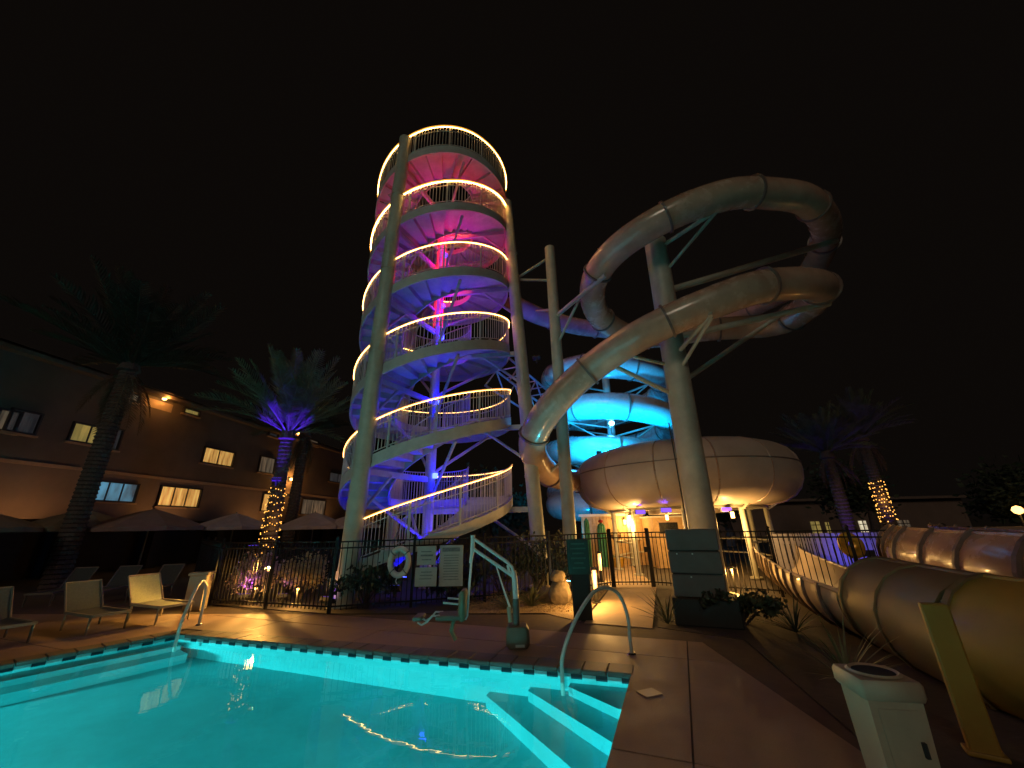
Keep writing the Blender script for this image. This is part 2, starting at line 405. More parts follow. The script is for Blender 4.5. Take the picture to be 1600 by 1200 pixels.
# gravel bed: base sheet plus scattered pebbles
w = MB(); w.prism([(-7.5, 10.7), (-4.0, 9.3), (0.55, 8.85), (1.15, 8.05), (2.6, 12.0), (2.85, 17.5), (-9, 17.5)], -0.028, -0.006)
o = w.build('planting_bed', 'ground_soil'); o['kind'] = 'structure'
w = MB(); w.prism([(-1.2, 9.02), (0.55, 8.85), (1.15, 8.05), (2.55, 11.9), (0.4, 10.9), (-1.0, 9.9)], -0.0055, -0.002)
o = w.build('gravel_bed', 'gravel'); o['kind'] = 'structure'
w = MB(); rnd = random.Random(3)
for k in range(6000):
    x = rnd.uniform(-1.3, 2.6); y = rnd.uniform(8.3, 11.8)
    if y < 9.3+max(0, (-4-x)*0.38) and not (x > -0.6 and x < 1.1+(y-8.05)*0.36 and y > 8.9): continue
    if x > 1.1+(y-8.05)*0.37: continue
    r = rnd.uniform(0.008, 0.026); a = rnd.uniform(0, 6)
    w.add([(x+r*math.cos(a), y+r*math.sin(a), -0.008), (x+r*math.cos(a+2.1), y+r*math.sin(a+2.1), -0.008), (x+r*math.cos(a+4.2), y+r*math.sin(a+4.2), -0.008), (x, y, r*0.8)], [(0, 1, 3), (1, 2, 3), (2, 0, 3)])
o = w.build('pebbles', 'gravel'); o['kind'] = 'stuff'
# planting strip to the right of the deck
w = MB(); w.prism([(2.23, -4.9), (12, -4.9), (12, 12), (3.9, 12), (2.38, 7.55), (3.38, 6.7), (2.58, 3.2)], -0.028, -0.008)
o = w.build('planting_strip', 'ground_soil'); o['kind'] = 'structure'
# basin
FZ = -1.12; WZ = -0.085
b = MB(); n = 4
b.add([(x, y, -0.014) for x, y in POOL]+[(x, y, FZ) for x, y in POOL], [(0, 1, 5, 4), (1, 2, 6, 5), (2, 3, 7, 6), (3, 0, 4, 7), (4, 5, 6, 7)])
basin = b.build('pool_basin', 'plaster'); basin['kind'] = 'structure'
A, B_, C_, D_ = [Vector(p) for p in POOL]
dAB = (B_-A).normalized(); dAD = (D_-A).normalized(); dBC = (C_-B_).normalized(); nBC = Vector((-dBC.y, dBC.x))
for k, (la, lb, z) in enumerate([(0.75, 0.55, -0.28), (1.25, 1.0, -0.52), (1.8, 1.5, -0.80)]):
    m = MB(); p = [A, A+dAB*la, A+dAB*la+dAD*0.12, A+dAD*lb+dAB*0.12, A+dAD*lb]
    pp = [(q.x, q.y) for q in p]
    if area(pp) < 0: pp.reverse()
    m.prism(pp, FZ-0.01-0.001*k, z); m.build('step', 'plaster', basin)
for k, (wd, z) in enumerate([(0.36, -0.30), (0.72, -0.62)]):
    m = MB(); p = [B_, B_+dBC*2.4, B_+dBC*2.4+nBC*wd, B_+nBC*wd]
    pp = [(q.x, q.y) for q in p]
    if area(pp) < 0: pp.reverse()
    m.prism(pp, FZ-0.02-0.001*k, z); m.build('step', 'plaster', basin)
# coping stones and waterline tiles, one object each on shared meshes
cs = MB(); cs.bbox((0, 0, 0), (0.292, 0.33, 0.055), 0.012); cme = cs.build('coping_stone', 'coping').data
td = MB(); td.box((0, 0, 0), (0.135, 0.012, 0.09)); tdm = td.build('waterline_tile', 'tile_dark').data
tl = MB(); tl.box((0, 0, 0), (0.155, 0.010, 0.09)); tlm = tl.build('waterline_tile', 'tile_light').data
for o in list(bpy.data.objects):
    if o.name.startswith(('coping_stone', 'waterline_tile')): bpy.data.objects.remove(o)
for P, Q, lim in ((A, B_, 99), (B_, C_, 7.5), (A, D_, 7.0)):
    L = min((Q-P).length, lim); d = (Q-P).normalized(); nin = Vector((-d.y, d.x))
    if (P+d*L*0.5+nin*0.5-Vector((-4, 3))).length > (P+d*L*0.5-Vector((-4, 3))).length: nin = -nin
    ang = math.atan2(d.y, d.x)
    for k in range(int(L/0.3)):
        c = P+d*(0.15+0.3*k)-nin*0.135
        if lim != 7.0:
            o = link('coping_stone', cme, basin); o.location = (c.x, c.y, -0.0205+random.uniform(-0.0015, 0.0015)); o.rotation_euler = (0, 0, ang)
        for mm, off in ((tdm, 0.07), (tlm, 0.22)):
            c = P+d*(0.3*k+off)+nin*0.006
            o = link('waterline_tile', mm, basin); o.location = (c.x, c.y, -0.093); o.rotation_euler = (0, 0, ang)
w = MB(); nx = 1
w.add([(x, y, WZ) for x, y in grow(POOL, -0.004)], [(0, 1, 2, 3)])
o = w.build('pool_water', 'water'); o['kind'] = 'structure'
for (x, y, tx, ty, lab) in ((-8.9, 3.75, 1, -0.7, 'round underwater pool light glowing in the left pool wall'), (-0.32, 1.1, -1, 0.39, 'round underwater pool light in the wall nearest the viewer'), (-5.5, -2.5, 0, 1, 'round underwater pool light in the front end wall')):
    d = Vector((tx, ty, 0)).normalized(); t = thing('pool_light', lab, 'pool light', (x, y, -0.42))
    m = MB(); m.cyl(Vector((x, y, -0.42)), Vector((x, y, -0.42))+d*0.05, 0.15, 0.13, 20); m.build('housing', 'stainless', t)
    m = MB(); m.cyl(Vector((x, y, -0.42))+d*0.052, Vector((x, y, -0.42))+d*0.06, 0.11, 0.10, 20); m.build('lens', 'lamp_pool', t)
    lamp('POINT', Vector((x, y, -0.42))+d*0.35, 1700 if x < -8 else (480 if x > -1 else 950), (0.13, 1.0, 0.97), size=0.12)
# drain cover on the deck
c = (1.350, 4.846)
m = MB(); m.box((c[0], c[1], 0.004), (0.20, 0.17, 0.008), 0.38); tag(m.build('skimmer_cover', 'bin_pale'), 'small pale square cover set in the deck by the pool corner', 'cover')

# ------------------------------------------------------------------ spiral stair tower
TX, TY, TR, RI = -2.7, 12.6, 2.6, 1.25
ZB = [0.0, 2.53, 5.1, 7.75, 10.42, 13.07, 14.72]
def tz(k, a):                    # deck height of turn k at angle a (degrees, -180..180)
    if k == 5: return ZB[5]+(ZB[6]-ZB[5])*(1-(1-min(1, max(0, (a+180)/125)))**1.5)
    return ZB[k]+(ZB[k+1]-ZB[k])*min(1, max(0, (a+180)/180))
def pol(r, a, z): t = math.radians(a); return V(TX+r*math.cos(t), TY+r*math.sin(t), z)
tower = thing('stair_tower', 'tall round spiral stair tower with glowing rails and coloured lights', 'stair tower', (TX, TY, 0))
LCOL = [(-4.06, 10.18, -0.02), (-3.73, 10.18, 15.15)]; RCOL = [(0.74, 12.3, -0.02), (-0.06, 12.3, 14.2)]; BCOL = [(-4.6, 15.2, -0.02), (-4.3, 15.0, 14.9)]
for p0, p1, r in (LCOL+[0.235], RCOL+[0.225], BCOL+[0.225]):
    p0, p1 = Vector(p0), Vector(p1)
    m = MB(); m.cyl(p0, p1, r, r*0.95, 22); cobj = m.build('column', 'steel_cream', tower, True)
    m = MB(); m.cyl(p0, p0+V(0, 0, 0.06), r*1.7, r*1.7, 22); m.build('base_plate', 'steel_cream', cobj)
    for q in (0.22, 0.43, 0.62, 0.82):
        c = p0.lerp(p1, q); m = MB(); d = (p1-p0).normalized(); m.cyl(c-d*0.035, c+d*0.035, r*1.05, r*1.05, 22, True); m.build('flange', 'steel_cream', cobj, True)
m = MB(); m.cyl((TX, TY, 0), (TX, TY, 13.6), 0.17, 0.15, 18); mast = m.build('mast', 'mast_steel', tower, True)
m = MB()
for a in range(0, 360, 60): m.cyl(pol(0.165, a, 8.6), pol(0.165, a, 13.4), 0.014, 0.014, 6)
m.build('red_light_strip', 'led_red', mast)
def arc(k, a0, a1, r, dz, step=3.0):
    n = max(2, int(round((a1-a0)/step))); return [pol(r, a0+(a1-a0)*i/n, tz(k, a0+(a1-a0)*i/n)+dz) for i in range(n+1)]
def band(k, a0, a1, r, th, z0, z1, step=3.0):
    m = MB(); n = max(2, int(round((a1-a0)/step))); pts = []
    for i in range(n+1):
        a = a0+(a1-a0)*i/n; z = tz(k, a)
        pts += [pol(r, a, z+z0), pol(r+th, a, z+z0), pol(r+th, a, z+z1), pol(r, a, z+z1)]
    fs = []
    for i in range(n):
        b = i*4
        for q in range(4): fs.append((b+q, b+(q+1) % 4, b+4+(q+1) % 4, b+4+q))
    fs += [(3, 2, 1, 0), (n*4, n*4+1, n*4+2, n*4+3)]
    return m.add(pts, fs)
def wedge(a0, a1, r0, r1, z0, z1, n=3):
    m = MB(); poly = [pol(r1, a0+(a1-a0)*i/n, 0) for i in range(n+1)]+[pol(r0, a1+(a0-a1)*i/n, 0) for i in range(n+1)]
    return m.prism([(p.x, p.y) for p in poly], z0, z1)
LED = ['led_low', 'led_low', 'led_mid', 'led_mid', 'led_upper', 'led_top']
for k in range(6):
    a0, a1 = (-168 if k == 0 else -180), (178 if k < 5 else 176)
    end = 40 if k == 0 else a1
    end = 178 if k == 0 else end
    fl0, fl1 = (-180, 0) if k < 5 else (-180, -55)
    band(k, a0, end, TR-0.01, 0.05, -0.30 if k else -0.24, 0.03).build('outer_stringer', 'stair_steel', tower, True)
    band(k, a0, end, RI-0.03, 0.03, -0.20, 0.03).build('inner_stringer', 'stair_steel', tower, True)
    nst = 14 if k < 5 else 9; da = (fl1-fl0)/nst; dz = (ZB[k+1]-ZB[k])/nst
    for i in range(nst):
        aa = fl0+da*i; z = ZB[k]+dz*(i+1)-dz*0.5
        if k == 5: z = tz(5, aa+da*0.5)
        if k == 0 and i == 0: z = 0.09
        w = wedge(aa+0.3, aa+da+0.9, RI, TR-0.01, z-0.045, z, 3)
        t = w.build('tread', 'stair_pan', tower)
        if i or k: 
            r = wedge(aa+0.2, aa+0.8, RI, TR-0.01, z-dz, z-0.046, 1); r.build('riser', 'stair_pan', t)
    npan = 8 if k < 5 else 11; la0 = fl1; da = (a1-la0)/npan
    for i in range(npan):
        t = wedge(la0+da*i+0.25, la0+da*(i+1)-0.25, RI, TR-0.01, ZB[k+1]-0.05, ZB[k+1]).build('landing_panel', 'stair_pan', tower)
        m = MB(); aa = la0+da*i; p, q = pol(RI+0.02, aa, ZB[k+1]-0.12), pol(TR-0.03, aa, ZB[k+1]-0.12); d = (q-p).normalized()
        m.box((p+q)/2, ((q-p).length, 0.06, 0.13), math.radians(aa)); m.build('joist', 'stair_steel', t)
    # rails
    if k == 0: a0 = -116
    rc = 0.017 if k < 4 else 0.034
    m = MB(); m.tube(arc(k, a0, end, TR+0.05, 1.0), rc, 8); lr = m.build('led_glow_rail', LED[k], tower, True)  # wider orange tube stands for the bloom around the thin bright core
    m = MB(); m.tube(arc(k, a0, end, TR+0.05, 1.0-rc-0.006), 0.006 if k < 4 else 0.010, 5); m.build('light_strip', LED[k]+'_core', lr)
    m = MB(); m.tube(arc(k, a0, end, TR+0.012, 0.99), 0.016, 6); m.build('top_rail', 'stair_steel', tower, True)
    m = MB(); m.tube(arc(k, a0, end, TR+0.015, 0.80), 0.014, 5); m.build('mid_rail', 'stair_steel', tower, True)
    m = MB(); m.tube(arc(k, a0, end, TR+0.015, 0.10), 0.014, 5); m.build('bottom_rail', 'stair_steel', tower, True)
    m = MB(); aa = a0
    while aa < end:
        z = tz(k, aa); p = pol(TR+0.015, aa, 0); m.box((p.x, p.y, z+0.54), (0.016, 0.014, 0.90), math.radians(aa)); aa += 2.4
    m.build('balusters', 'baluster_pale', tower, kind='stuff')
    for aa in range(-160 if k else -116, 180, 28):
        z = tz(k, aa); p = pol(TR+0.01, aa, 0); m = MB(); m.box((p.x, p.y, z+0.50), (0.045, 0.045, 0.98), math.radians(aa)); m.build('rail_post', 'stair_steel', tower)
    m = MB(); m.tube(arc(k, a0, end, RI-0.03, 0.95), 0.018, 6); m.build('inner_rail', 'stair_steel', tower, True)
    m = MB(); aa = a0
    while aa < end:
        z = tz(k, aa); p = pol(RI-0.03, aa, 0); m.box((p.x, p.y, z+0.48), (0.013, 0.013, 0.92), math.radians(aa)); aa += 4.5
    m.build('inner_balusters', 'baluster_pale', tower, kind='stuff')
    # braces from the mast to the ring, and beams to the columns
    for aa in (-62, -140, 40, 118):
        z = tz(k, aa)-0.30
        if z < 1.0: continue
        m = MB(); m.cyl((TX, TY, max(0.2, z-1.55)), pol(2.35, aa, z), 0.05, 0.05, 8); m.build('brace', 'stair_steel', tower, True)
    for aa, cc in ((-117, LCOL), (-5, RCOL), (125, BCOL)):
        z = tz(k, aa)-0.33
        if z < 1.0: continue
        f = z/15.0; e = Vector(cc[0]).lerp(Vector(cc[1]), f); e.z = z
        m = MB(); s_ = V(TX, TY, z-0.02); d = e-s_; m.box((s_+e)/2, (d.length, 0.10, 0.16), math.atan2(d.y, d.x)); m.build('beam', 'stair_steel', tower)
        m = MB(); f2 = max(0.0, z-1.2)/15.0; e2_ = Vector(cc[0]).lerp(Vector(cc[1]), f2); e2_.z = max(0.1, z-1.2); m.cyl(e2_, pol(1.7, aa, z-0.05), 0.045, 0.045, 8); m.build('knee_brace', 'stair_steel', tower, True)
# coloured flood lights of the tower
def flood(loc, aim, colr, em, label, energy, spot=80, grp=None):
    loc, aim = Vector(loc), Vector(aim); d = (aim-loc).normalized()
    t = thing('flood_light', label, 'flood light', loc)
    if grp: t['group'] = grp
    R = d.to_track_quat('Z', 'Y').to_matrix()
    m = MB(); m.box(loc, (0.30, 0.16, 0.09), m=R); m.build('housing', 'cap_dark', t)
    m = MB(); m.box(loc+d*0.049, (0.27, 0.13, 0.006), m=R); m.build('lens', em, t)
    m = MB(); m.box(loc-V(0, 0, 0.10), (0.06, 0.06, 0.2)); m.build('stem', 'cap_dark', t)
    lamp('SPOT', loc+d*0.12, energy, colr, size=0.08, target=aim, spot=spot)
BL = (0.004, 0.002, 1.0)
flood((-1.95, 10.75, 0.25), (-2.2, 12.6, 3), BL, 'led_blue', 'blue flood light on the ground below the stair, right of the life ring', 60, 70)
flood((-2.15, 12.1, 0.3), (-2.6, 12.7, 7), BL, 'led_blue', 'blue flood light at the mast foot inside the stair tower, right side', 300, 110)
flood((-3.3, 12.3, 0.3), (-2.8, 12.8, 7), BL, 'led_blue', 'blue flood light at the mast foot inside the stair tower, left side', 300, 110)
flood((-3.1, 10.95, 0.22), (-2.9, 12.6, 3), BL, 'led_blue', 'blue flood light on the ground directly below the life ring', 60, 70)
flood((-1.2, 14.6, 0.3), (-2.9, 12.4, 7), BL, 'led_blue', 'blue flood light behind the foot of the stair tower', 520, 95)
for z, e, c, kk in ((3.2, 40, BL, 0), (5.6, 60, BL, 0), (8.1, 75, (0.03, 0.01, 1.0), 1)):
    lamp('POINT', (TX+0.33, TY-0.33, z), e, c, size=0.06)
    m = MB(); m.box((TX+0.2, TY-0.2, z), (0.12, 0.12, 0.16), 0.78); fx = m.build('blue_fixture', 'led_blue', mast)
for z, e, c in ((10.7, 66, (1.0, 0.0, 0.015)), (12.8, 62, (1.0, 0.0, 0.03)), (11.7, 20, (0.12, 0.0, 1.0)), (9.4, 30, (0.4, 0.0, 1.0))):
    lamp('POINT', (TX+0.42, TY-0.42, z), e*1.25, c, size=0.06)
    m = MB(); m.box((TX+0.2, TY-0.2, z), (0.1, 0.1, 0.14), 0.78); m.build('red_fixture', 'led_red' if c[0] > 0.5 else 'led_violet', mast)

# ------------------------------------------------------------------ tube slide, its columns, the bowl and the blue spiral
def slide(name, label, path, r, mats, sect=2.4, flange='flange_dark', nr=20):
    path = resample(path, 0.16); t = thing(name, label, 'water slide', (path[0].x, path[0].y, 0)); n = int(sect/0.16); k = 0; i = 0
    while i < len(path)-2:
        seg = path[i:i+n+1]; m = MB(); m.tube(seg, r, nr, caps=False); s_ = m.build('tube_section', mats[k % len(mats)], t, True)
        if k:
            d = (path[i+1]-path[i]).normalized(); m = MB(); m.cyl(path[i]-d*0.03, path[i]+d*0.03, r+0.055, r+0.055, nr); m.build('flange', flange, s_, True)
        i += n; k += 1
    return t, path
loop = [(0.089, 15.602, 11.600), (0.452, 16.019, 11.500), (2.019, 17.137, 11.400), (4.450, 18.010, 11.300), (7.875, 18.199, 11.200), (10.958, 16.397, 11.100), (12.162, 13.697, 11.000), (11.077, 10.891, 10.900), (9.288, 9.215, 10.750), (7.706, 8.666, 10.600), (6.176, 8.502, 10.400), (4.449, 8.985, 10.000), (3.217, 9.957, 9.600), (2.822, 11.160, 9.200), (3.452, 12.822, 8.950), (5.292, 14.147, 8.800), (7.705, 13.234, 8.600), (9.703, 12.246, 8.300), (8.954, 9.487, 7.850), (6.682, 8.489, 7.350), (5.073, 8.762, 6.950), (3.554, 9.480, 6.500), (2.269, 10.472, 5.912), (1.241, 10.899, 5.045), (0.668, 11.493, 4.306), (0.646, 12.323, 3.789), (1.180, 13.646, 3.384), (2.164, 15.387, 3.291), (3.479, 16.953, 3.380)]
slide('tube_slide', 'tan tube slide looping twice around the tall grey column', cat(loop, 10), 0.435, ['gelcoat_tan', 'gelcoat_tan2'], 2.6)
def strut(o, a, b, r=0.055): m = MB(); m.cyl(a, b, r, r, 10); return m.build('strut', 'steel_cream', o, True)
bc0, bc1 = V(4.62, 10.2, -0.02), V(4.78, 10.2, 10.25)
t = thing('slide_column', 'thick tall grey column holding the tube slide loops', 'support column', bc0)
m = MB(); m.cyl(bc0, bc1, 0.34, 0.33, 26); cc = m.build('post', 'steel_cream', t, True)
m = MB(); m.cyl(bc0, bc0+V(0, 0, 0.08), 0.55, 0.55, 22); m.build('base_plate', 'steel_cream', t)
m = MB(); m.cyl(bc0+V(-0.36, -0.05, 0), bc0+V(-0.40, -0.05, 4.2), 0.016, 0.016, 6); m.build('conduit', 'cap_dark', t)
def onb(z, r=0.3, dx=0.0): return V(bc0.x+(bc1.x-bc0.x)*z/10.2+dx, bc0.y, z)
strut(t, onb(9.95), (6.030, 8.589, 10.020), 0.065); strut(t, onb(8.9), (5.981, 8.584, 9.970), 0.05)
strut(t, (6.005, 8.475, 10.000), (6.158, 8.501, 10.400), 0.06)
strut(t, onb(8.35), (11.098, 10.621, 10.500), 0.10)
strut(t, onb(6.15), (5.084, 8.602, 6.550), 0.065); strut(t, onb(5.6), (5.096, 8.580, 6.500), 0.05)
strut(t, (5.033, 8.514, 6.500), (5.163, 8.704, 6.950), 0.055)
strut(t, onb(6.75), (9.239, 9.687, 7.500), 0.09)
strut(t, onb(5.3), (8.853, 10.919, 7.950), 0.07)
strut(t, onb(5.9, dx=-0.2), (3.408, 10.060, 6.150), 0.05); strut(t, onb(5.0, dx=-0.2), (2.954, 10.195, 5.900), 0.06)
mp0, mp1 = V(1.62, 12.3, -0.02), V(1.60, 12.3, 11.85)
t = thing('slide_column', 'slim tan column between the stair tower and the tube slide', 'support column', mp0)
m = MB(); m.cyl(mp0, mp1, 0.20, 0.195, 20); m.build('post', 'steel_cream', t, True)
m = MB(); m.cyl(mp0, mp0+V(0, 0, 0.06), 0.36, 0.36, 20); m.build('base_plate', 'steel_cream', t)
strut(t, (1.61, 12.3, 11.45), (0.242, 12.600, 10.663), 0.05); strut(t, (1.61, 12.3, 10.35), (0.241, 12.600, 10.633), 0.05); strut(t, (0.367, 12.600, 10.659), (0.370, 12.700, 9.855), 0.045)
strut(t, (1.61, 12.3, 8.75), (3.013, 10.153, 8.980), 0.075); strut(t, (1.61, 12.3, 7.6), (2.390, 11.462, 8.950), 0.05)
strut(t, (1.61, 12.3, 9.1), (1.124, 14.500, 10.356), 0.045)
strut(t, (1.61, 12.3, 3.6), (1.004, 13.188, 3.181), 0.05)
# bowl
BX, BY = 6.52, 15.6
bowl = thing('bowl_slide', 'huge closed tan bowl of the slide standing on lit columns', 'bowl slide', (BX, BY, 0))
prof_lo = [(1.3, 2.10), (2.4, 2.12), (2.95, 2.16), (3.35, 2.25), (3.65, 2.42), (3.86, 2.66), (3.98, 2.95), (4.02, 3.25), (4.01, 3.46)]
prof_up = [(4.00, 3.49), (3.94, 3.72), (3.78, 3.95), (3.52, 4.13), (3.1, 4.28), (2.3, 4.42), (1.2, 4.48)]
NG = 14
for prof, nm, mt in ((prof_lo, 'lower_panel', 'gelcoat_bowl'), (prof_up, 'upper_panel', 'gelcoat_bowl')):
    for i in range(NG):
        a0 = 2*PI*(i+0.25)/NG+0.007; a1 = 2*PI*(i+1.25)/NG-0.007
        m = MB(); m.lathe(prof, (BX, BY, 0), 6, a0, a1); m.build(nm, mt, bowl, True)
        aa = 2*PI*(i+0.25)/NG; m = MB(); m.tube([V(BX+(r-0.012)*math.cos(aa), BY+(r-0.012)*math.sin(aa), z) for r, z in prof], 0.020, 6); m.build('seam', 'gelcoat_tan2' if nm[0] == 'l' else 'gelcoat_tan', bowl, True)
m = MB(); m.lathe([(3.99, 3.455), (4.03, 3.46), (4.03, 3.49), (3.99, 3.495)], (BX, BY, 0), 64); m.build('rim', 'flange_dark', bowl, True)
m = MB(); m.lathe([(1.32, 2.12), (1.32, 1.95), (0.0, 1.95)], (BX, BY, 0), 24); m.build('funnel', 'gelcoat_bowl', bowl, True)
m = MB(); m.lathe([(1.22, 4.48), (0.8, 4.54), (0.0, 4.57)], (BX, BY, 0), 24); m.build('cap', 'gelcoat_bowl', bowl, True)
m = MB(); m.lathe([(2.6, 2.06), (2.75, 2.06), (2.75, 2.20), (2.6, 2.20), (2.6, 2.06)], (BX, BY, 0), 48); m.build('ring_beam', 'steel_cream', bowl, True)
nleg = 9
for i in range(nleg):
    aa = 2*PI*i/nleg+0.12; x, y = BX+2.67*math.cos(aa), BY+2.67*math.sin(aa)
    m = MB(); m.cyl((x, y, -0.02), (x, y, 2.06), 0.085, 0.085, 14); l = m.build('leg', 'steel_cream', bowl, True)
    m = MB(); m.cyl((x, y, 0), (x, y, 0.05), 0.17, 0.17, 14); m.build('base_plate', 'steel_cream', l)
    m = MB(); m.box((x, y, 0.95), (0.02, 0.02, 0.02)); 
    x2, y2 = BX+3.0*math.cos(aa), BY+3.0*math.sin(aa)
    m = MB(); m.cyl((x, y, 2.0), (x2, y2, 2.20), 0.05, 0.05, 8); m.build('arm', 'steel_cream', bowl, True)
for i in range(nleg):
    a0_, a1_ = 2*PI*i/nleg+0.12, 2*PI*(i+1)/nleg+0.12
    p, q = V(BX+2.67*math.cos(a0_), BY+2.67*math.sin(a0_), 1.0), V(BX+2.67*math.cos(a1_), BY+2.67*math.sin(a1_), 1.0)
    if i in (5, 6): continue
    m = MB(); m.cyl(p, q, 0.03, 0.03, 8); m.cyl(p-V(0, 0, 0.5), q-V(0, 0, 0.5), 0.03, 0.03, 8); m.build('guard_rail', 'steel_cream', bowl, True)
for (u, lab) in ((((4.743, 12.750, 2.020)), 'violet light bar under the near edge of the bowl'), (((6.867, 13.200, 2.011)), 'violet light bar under the bowl, right of the thick column'), (((4.132, 13.400, 1.997)), 'violet light bar under the left part of the bowl')):
    c = Vector(u); t = thing('light_bar', lab, 'light fixture', c, group=None)
    m = MB(); m.box(c, (0.34, 0.10, 0.15)); m.build('housing', 'steel_cream', t); m = MB(); m.box(c+V(0, -0.055, 0.0), (0.30, 0.01, 0.11)); m.build('lens', 'led_violet', t)
    m = MB(); m.box(c+V(0, 0.25, 0.05), (0.05, 0.45, 0.05)); m.build('bracket', 'steel_cream', t)
    lamp('SPOT', c+V(0, -0.02, 0.12), 5, (0.16, 0.06, 1.0), size=0.05, target=c+V(0, 0.3, 1), spot=110)
for (x, y, lab) in ((BX-2.67*0.93, BY-2.67*0.42, 'wall lamp glowing on the left front column of the bowl'), (BX+0.25, BY-2.8, 'lamp glowing on the middle front column of the bowl'), (BX-0.9, BY-0.4, 'lamp glowing beneath the middle of the bowl')):
    t = thing('lamp', lab, 'lamp', (x, y, 1.85))
    m = MB(); m.cyl((x, y-0.12, 1.74), (x, y-0.12, 1.92), 0.05, 0.05, 10); m.build('glass', 'lamp_warm', t); m = MB(); m.cyl((x, y-0.12, 1.925), (x, y-0.12, 1.96), 0.08, 0.03, 10); m.build('cap', 'cap_dark', t)
    m = MB(); m.box((x, y-0.05, 1.95), (0.04, 0.16, 0.03)); m.build('arm', 'cap_dark', t)
    lamp('POINT', (x, y-0.22, 1.55), 130, (1.0, 0.55, 0.16), size=0.05)
# blue lit spiral slide behind
SX, SY = 6.25, 24.0
hp = []
for i in range(0, 41):
    a = math.radians(150+i*30); z = 11.0-i*0.205; hp.append(V(SX+3.55*math.cos(a), SY+3.55*math.sin(a), z))
hp += [V(2.7, 22.3, 2.75), V(2.9, 21.0, 2.6), V(4.2, 20.2, 2.5), V(6.0, 20.3, 2.4)]
slide('spiral_slide', 'spiral tube slide lit bright blue behind the bowl', cat(hp, 5), 0.76, ['gelcoat_pale'], 2.8)
t = thing('spiral_slide_column', 'blue lit mast with struts inside the spiral slide', 'support column', (SX, SY, 0))
m = MB(); m.cyl((SX, SY, -0.02), (SX, SY, 11.2), 0.24, 0.24, 16); m.build('post', 'steel_cream', t, True)
for i in range(2, 41, 3):
    q = hp[i]; d = V(q.x-SX, q.y-SY, 0)*0.96; e = V(SX+d.x, SY+d.y, q.z-0.74)
    strut(t, V(SX, SY, e.z), e, 0.06); strut(t, V(SX, SY, e.z-1.1), e, 0.045)
c = Vector((5.639, 21.500, 7.040)); t2 = thing('flood_light', 'bright cyan flood light in the middle of the spiral slide', 'flood light', c)
m = MB(); m.lathe([(0.0, -0.15), (0.12, -0.09), (0.16, 0.0), (0.12, 0.09), (0.0, 0.15)], c-V(0, 0.1, 0), 12); m.build('lens', 'led_cyan', t2, True); m = MB(); m.box(c+V(0, 0.14, 0), (0.2, 0.12, 0.2)); m.build('housing', 'cap_dark', t2); m = MB(); m.cyl(c+V(0, 0.2, -0.02), V(SX, SY, c.z-0.1), 0.03, 0.03, 6); m.build('bracket', 'steel_cream', t2)
lamp('POINT', c+V(0, 0.6, 0), 260, (0.02, 0.34, 1.0), size=0.08)
for i, (a_, b_, e, sp, lab) in enumerate((((4.2, 18.9, 4.95), (5.2, 23.0, 7.2), 1900, 130, 'blue flood light on the back rim of the bowl aimed at the spiral slide'), ((7.6, 19.5, 4.75), (7.2, 23.5, 8.0), 1700, 130, 'blue flood light on the right back rim of the bowl'), ((2.4, 17.6, 6.2), (4.0, 21.0, 7.4), 1400, 120, 'blue flood light on a bracket behind the slim column'), ((1.6, 17.2, 0.7), (3.0, 20.8, 2.6), 330, 110, 'blue flood light on the ground left of the bowl'), ((0.95, 13.3, 7.6), (2.6, 17.0, 11.3), 420, 60, 'deep blue flood light on the right side of the stair tower'))):
    flood(a_, b_, (0.0, 0.42, 1.0) if i < 4 else (0.03, 0.03, 1.0), 'led_cyan' if i == 0 else 'led_blue', lab, e, sp)

flood((1.15, 10.35, 0.35), (2.0, 11.0, 6.0), (0.02, 0.75, 1.0), 'led_cyan', 'teal flood light at the gravel edge aimed up at the tube slide', 260, 44)
# lattice bridge between the stair tower and the spiral slide
t = thing('lattice_bridge', 'blue lit lattice bridge between the stair tower and the spiral slide', 'bridge', (0.2, 15.2, 0))
q0, q1 = V(-0.6, 14.6, 8.1), V(2.7, 21.8, 8.1); dq = (q1-q0); nq = V(-dq.y, dq.x, 0).normalized()*0.55
for sg in (-1, 1):
    for dz in (0, -1.0):
        m = MB(); m.cyl(q0+nq*sg+V(0, 0, dz), q1+nq*sg+V(0, 0, dz), 0.05, 0.05, 8); m.build('chord', 'stair_steel', t, True)
    for k in range(8):
        a_ = q0+dq*(k/8)+nq*sg; b_ = q0+dq*((k+1)/8)+nq*sg; m = MB(); m.cyl(a_+V(0, 0, 0 if k % 2 else -1.0), b_+V(0, 0, -1.0 if k % 2 else 0), 0.035, 0.035, 6); m.build('diagonal', 'stair_steel', t, True)
for k in range(9):
    a_ = q0+dq*(k/8); m = MB(); m.cyl(a_+nq, a_-nq, 0.03, 0.03, 6); m.build('cross_bar', 'stair_steel', t, True)
flood((0.75, 14.6, 4.2), (1.2, 17.4, 7.8), (0.0, 0.16, 1.0), 'led_blue', 'blue flood light below the lattice bridge behind the tower', 420, 80)

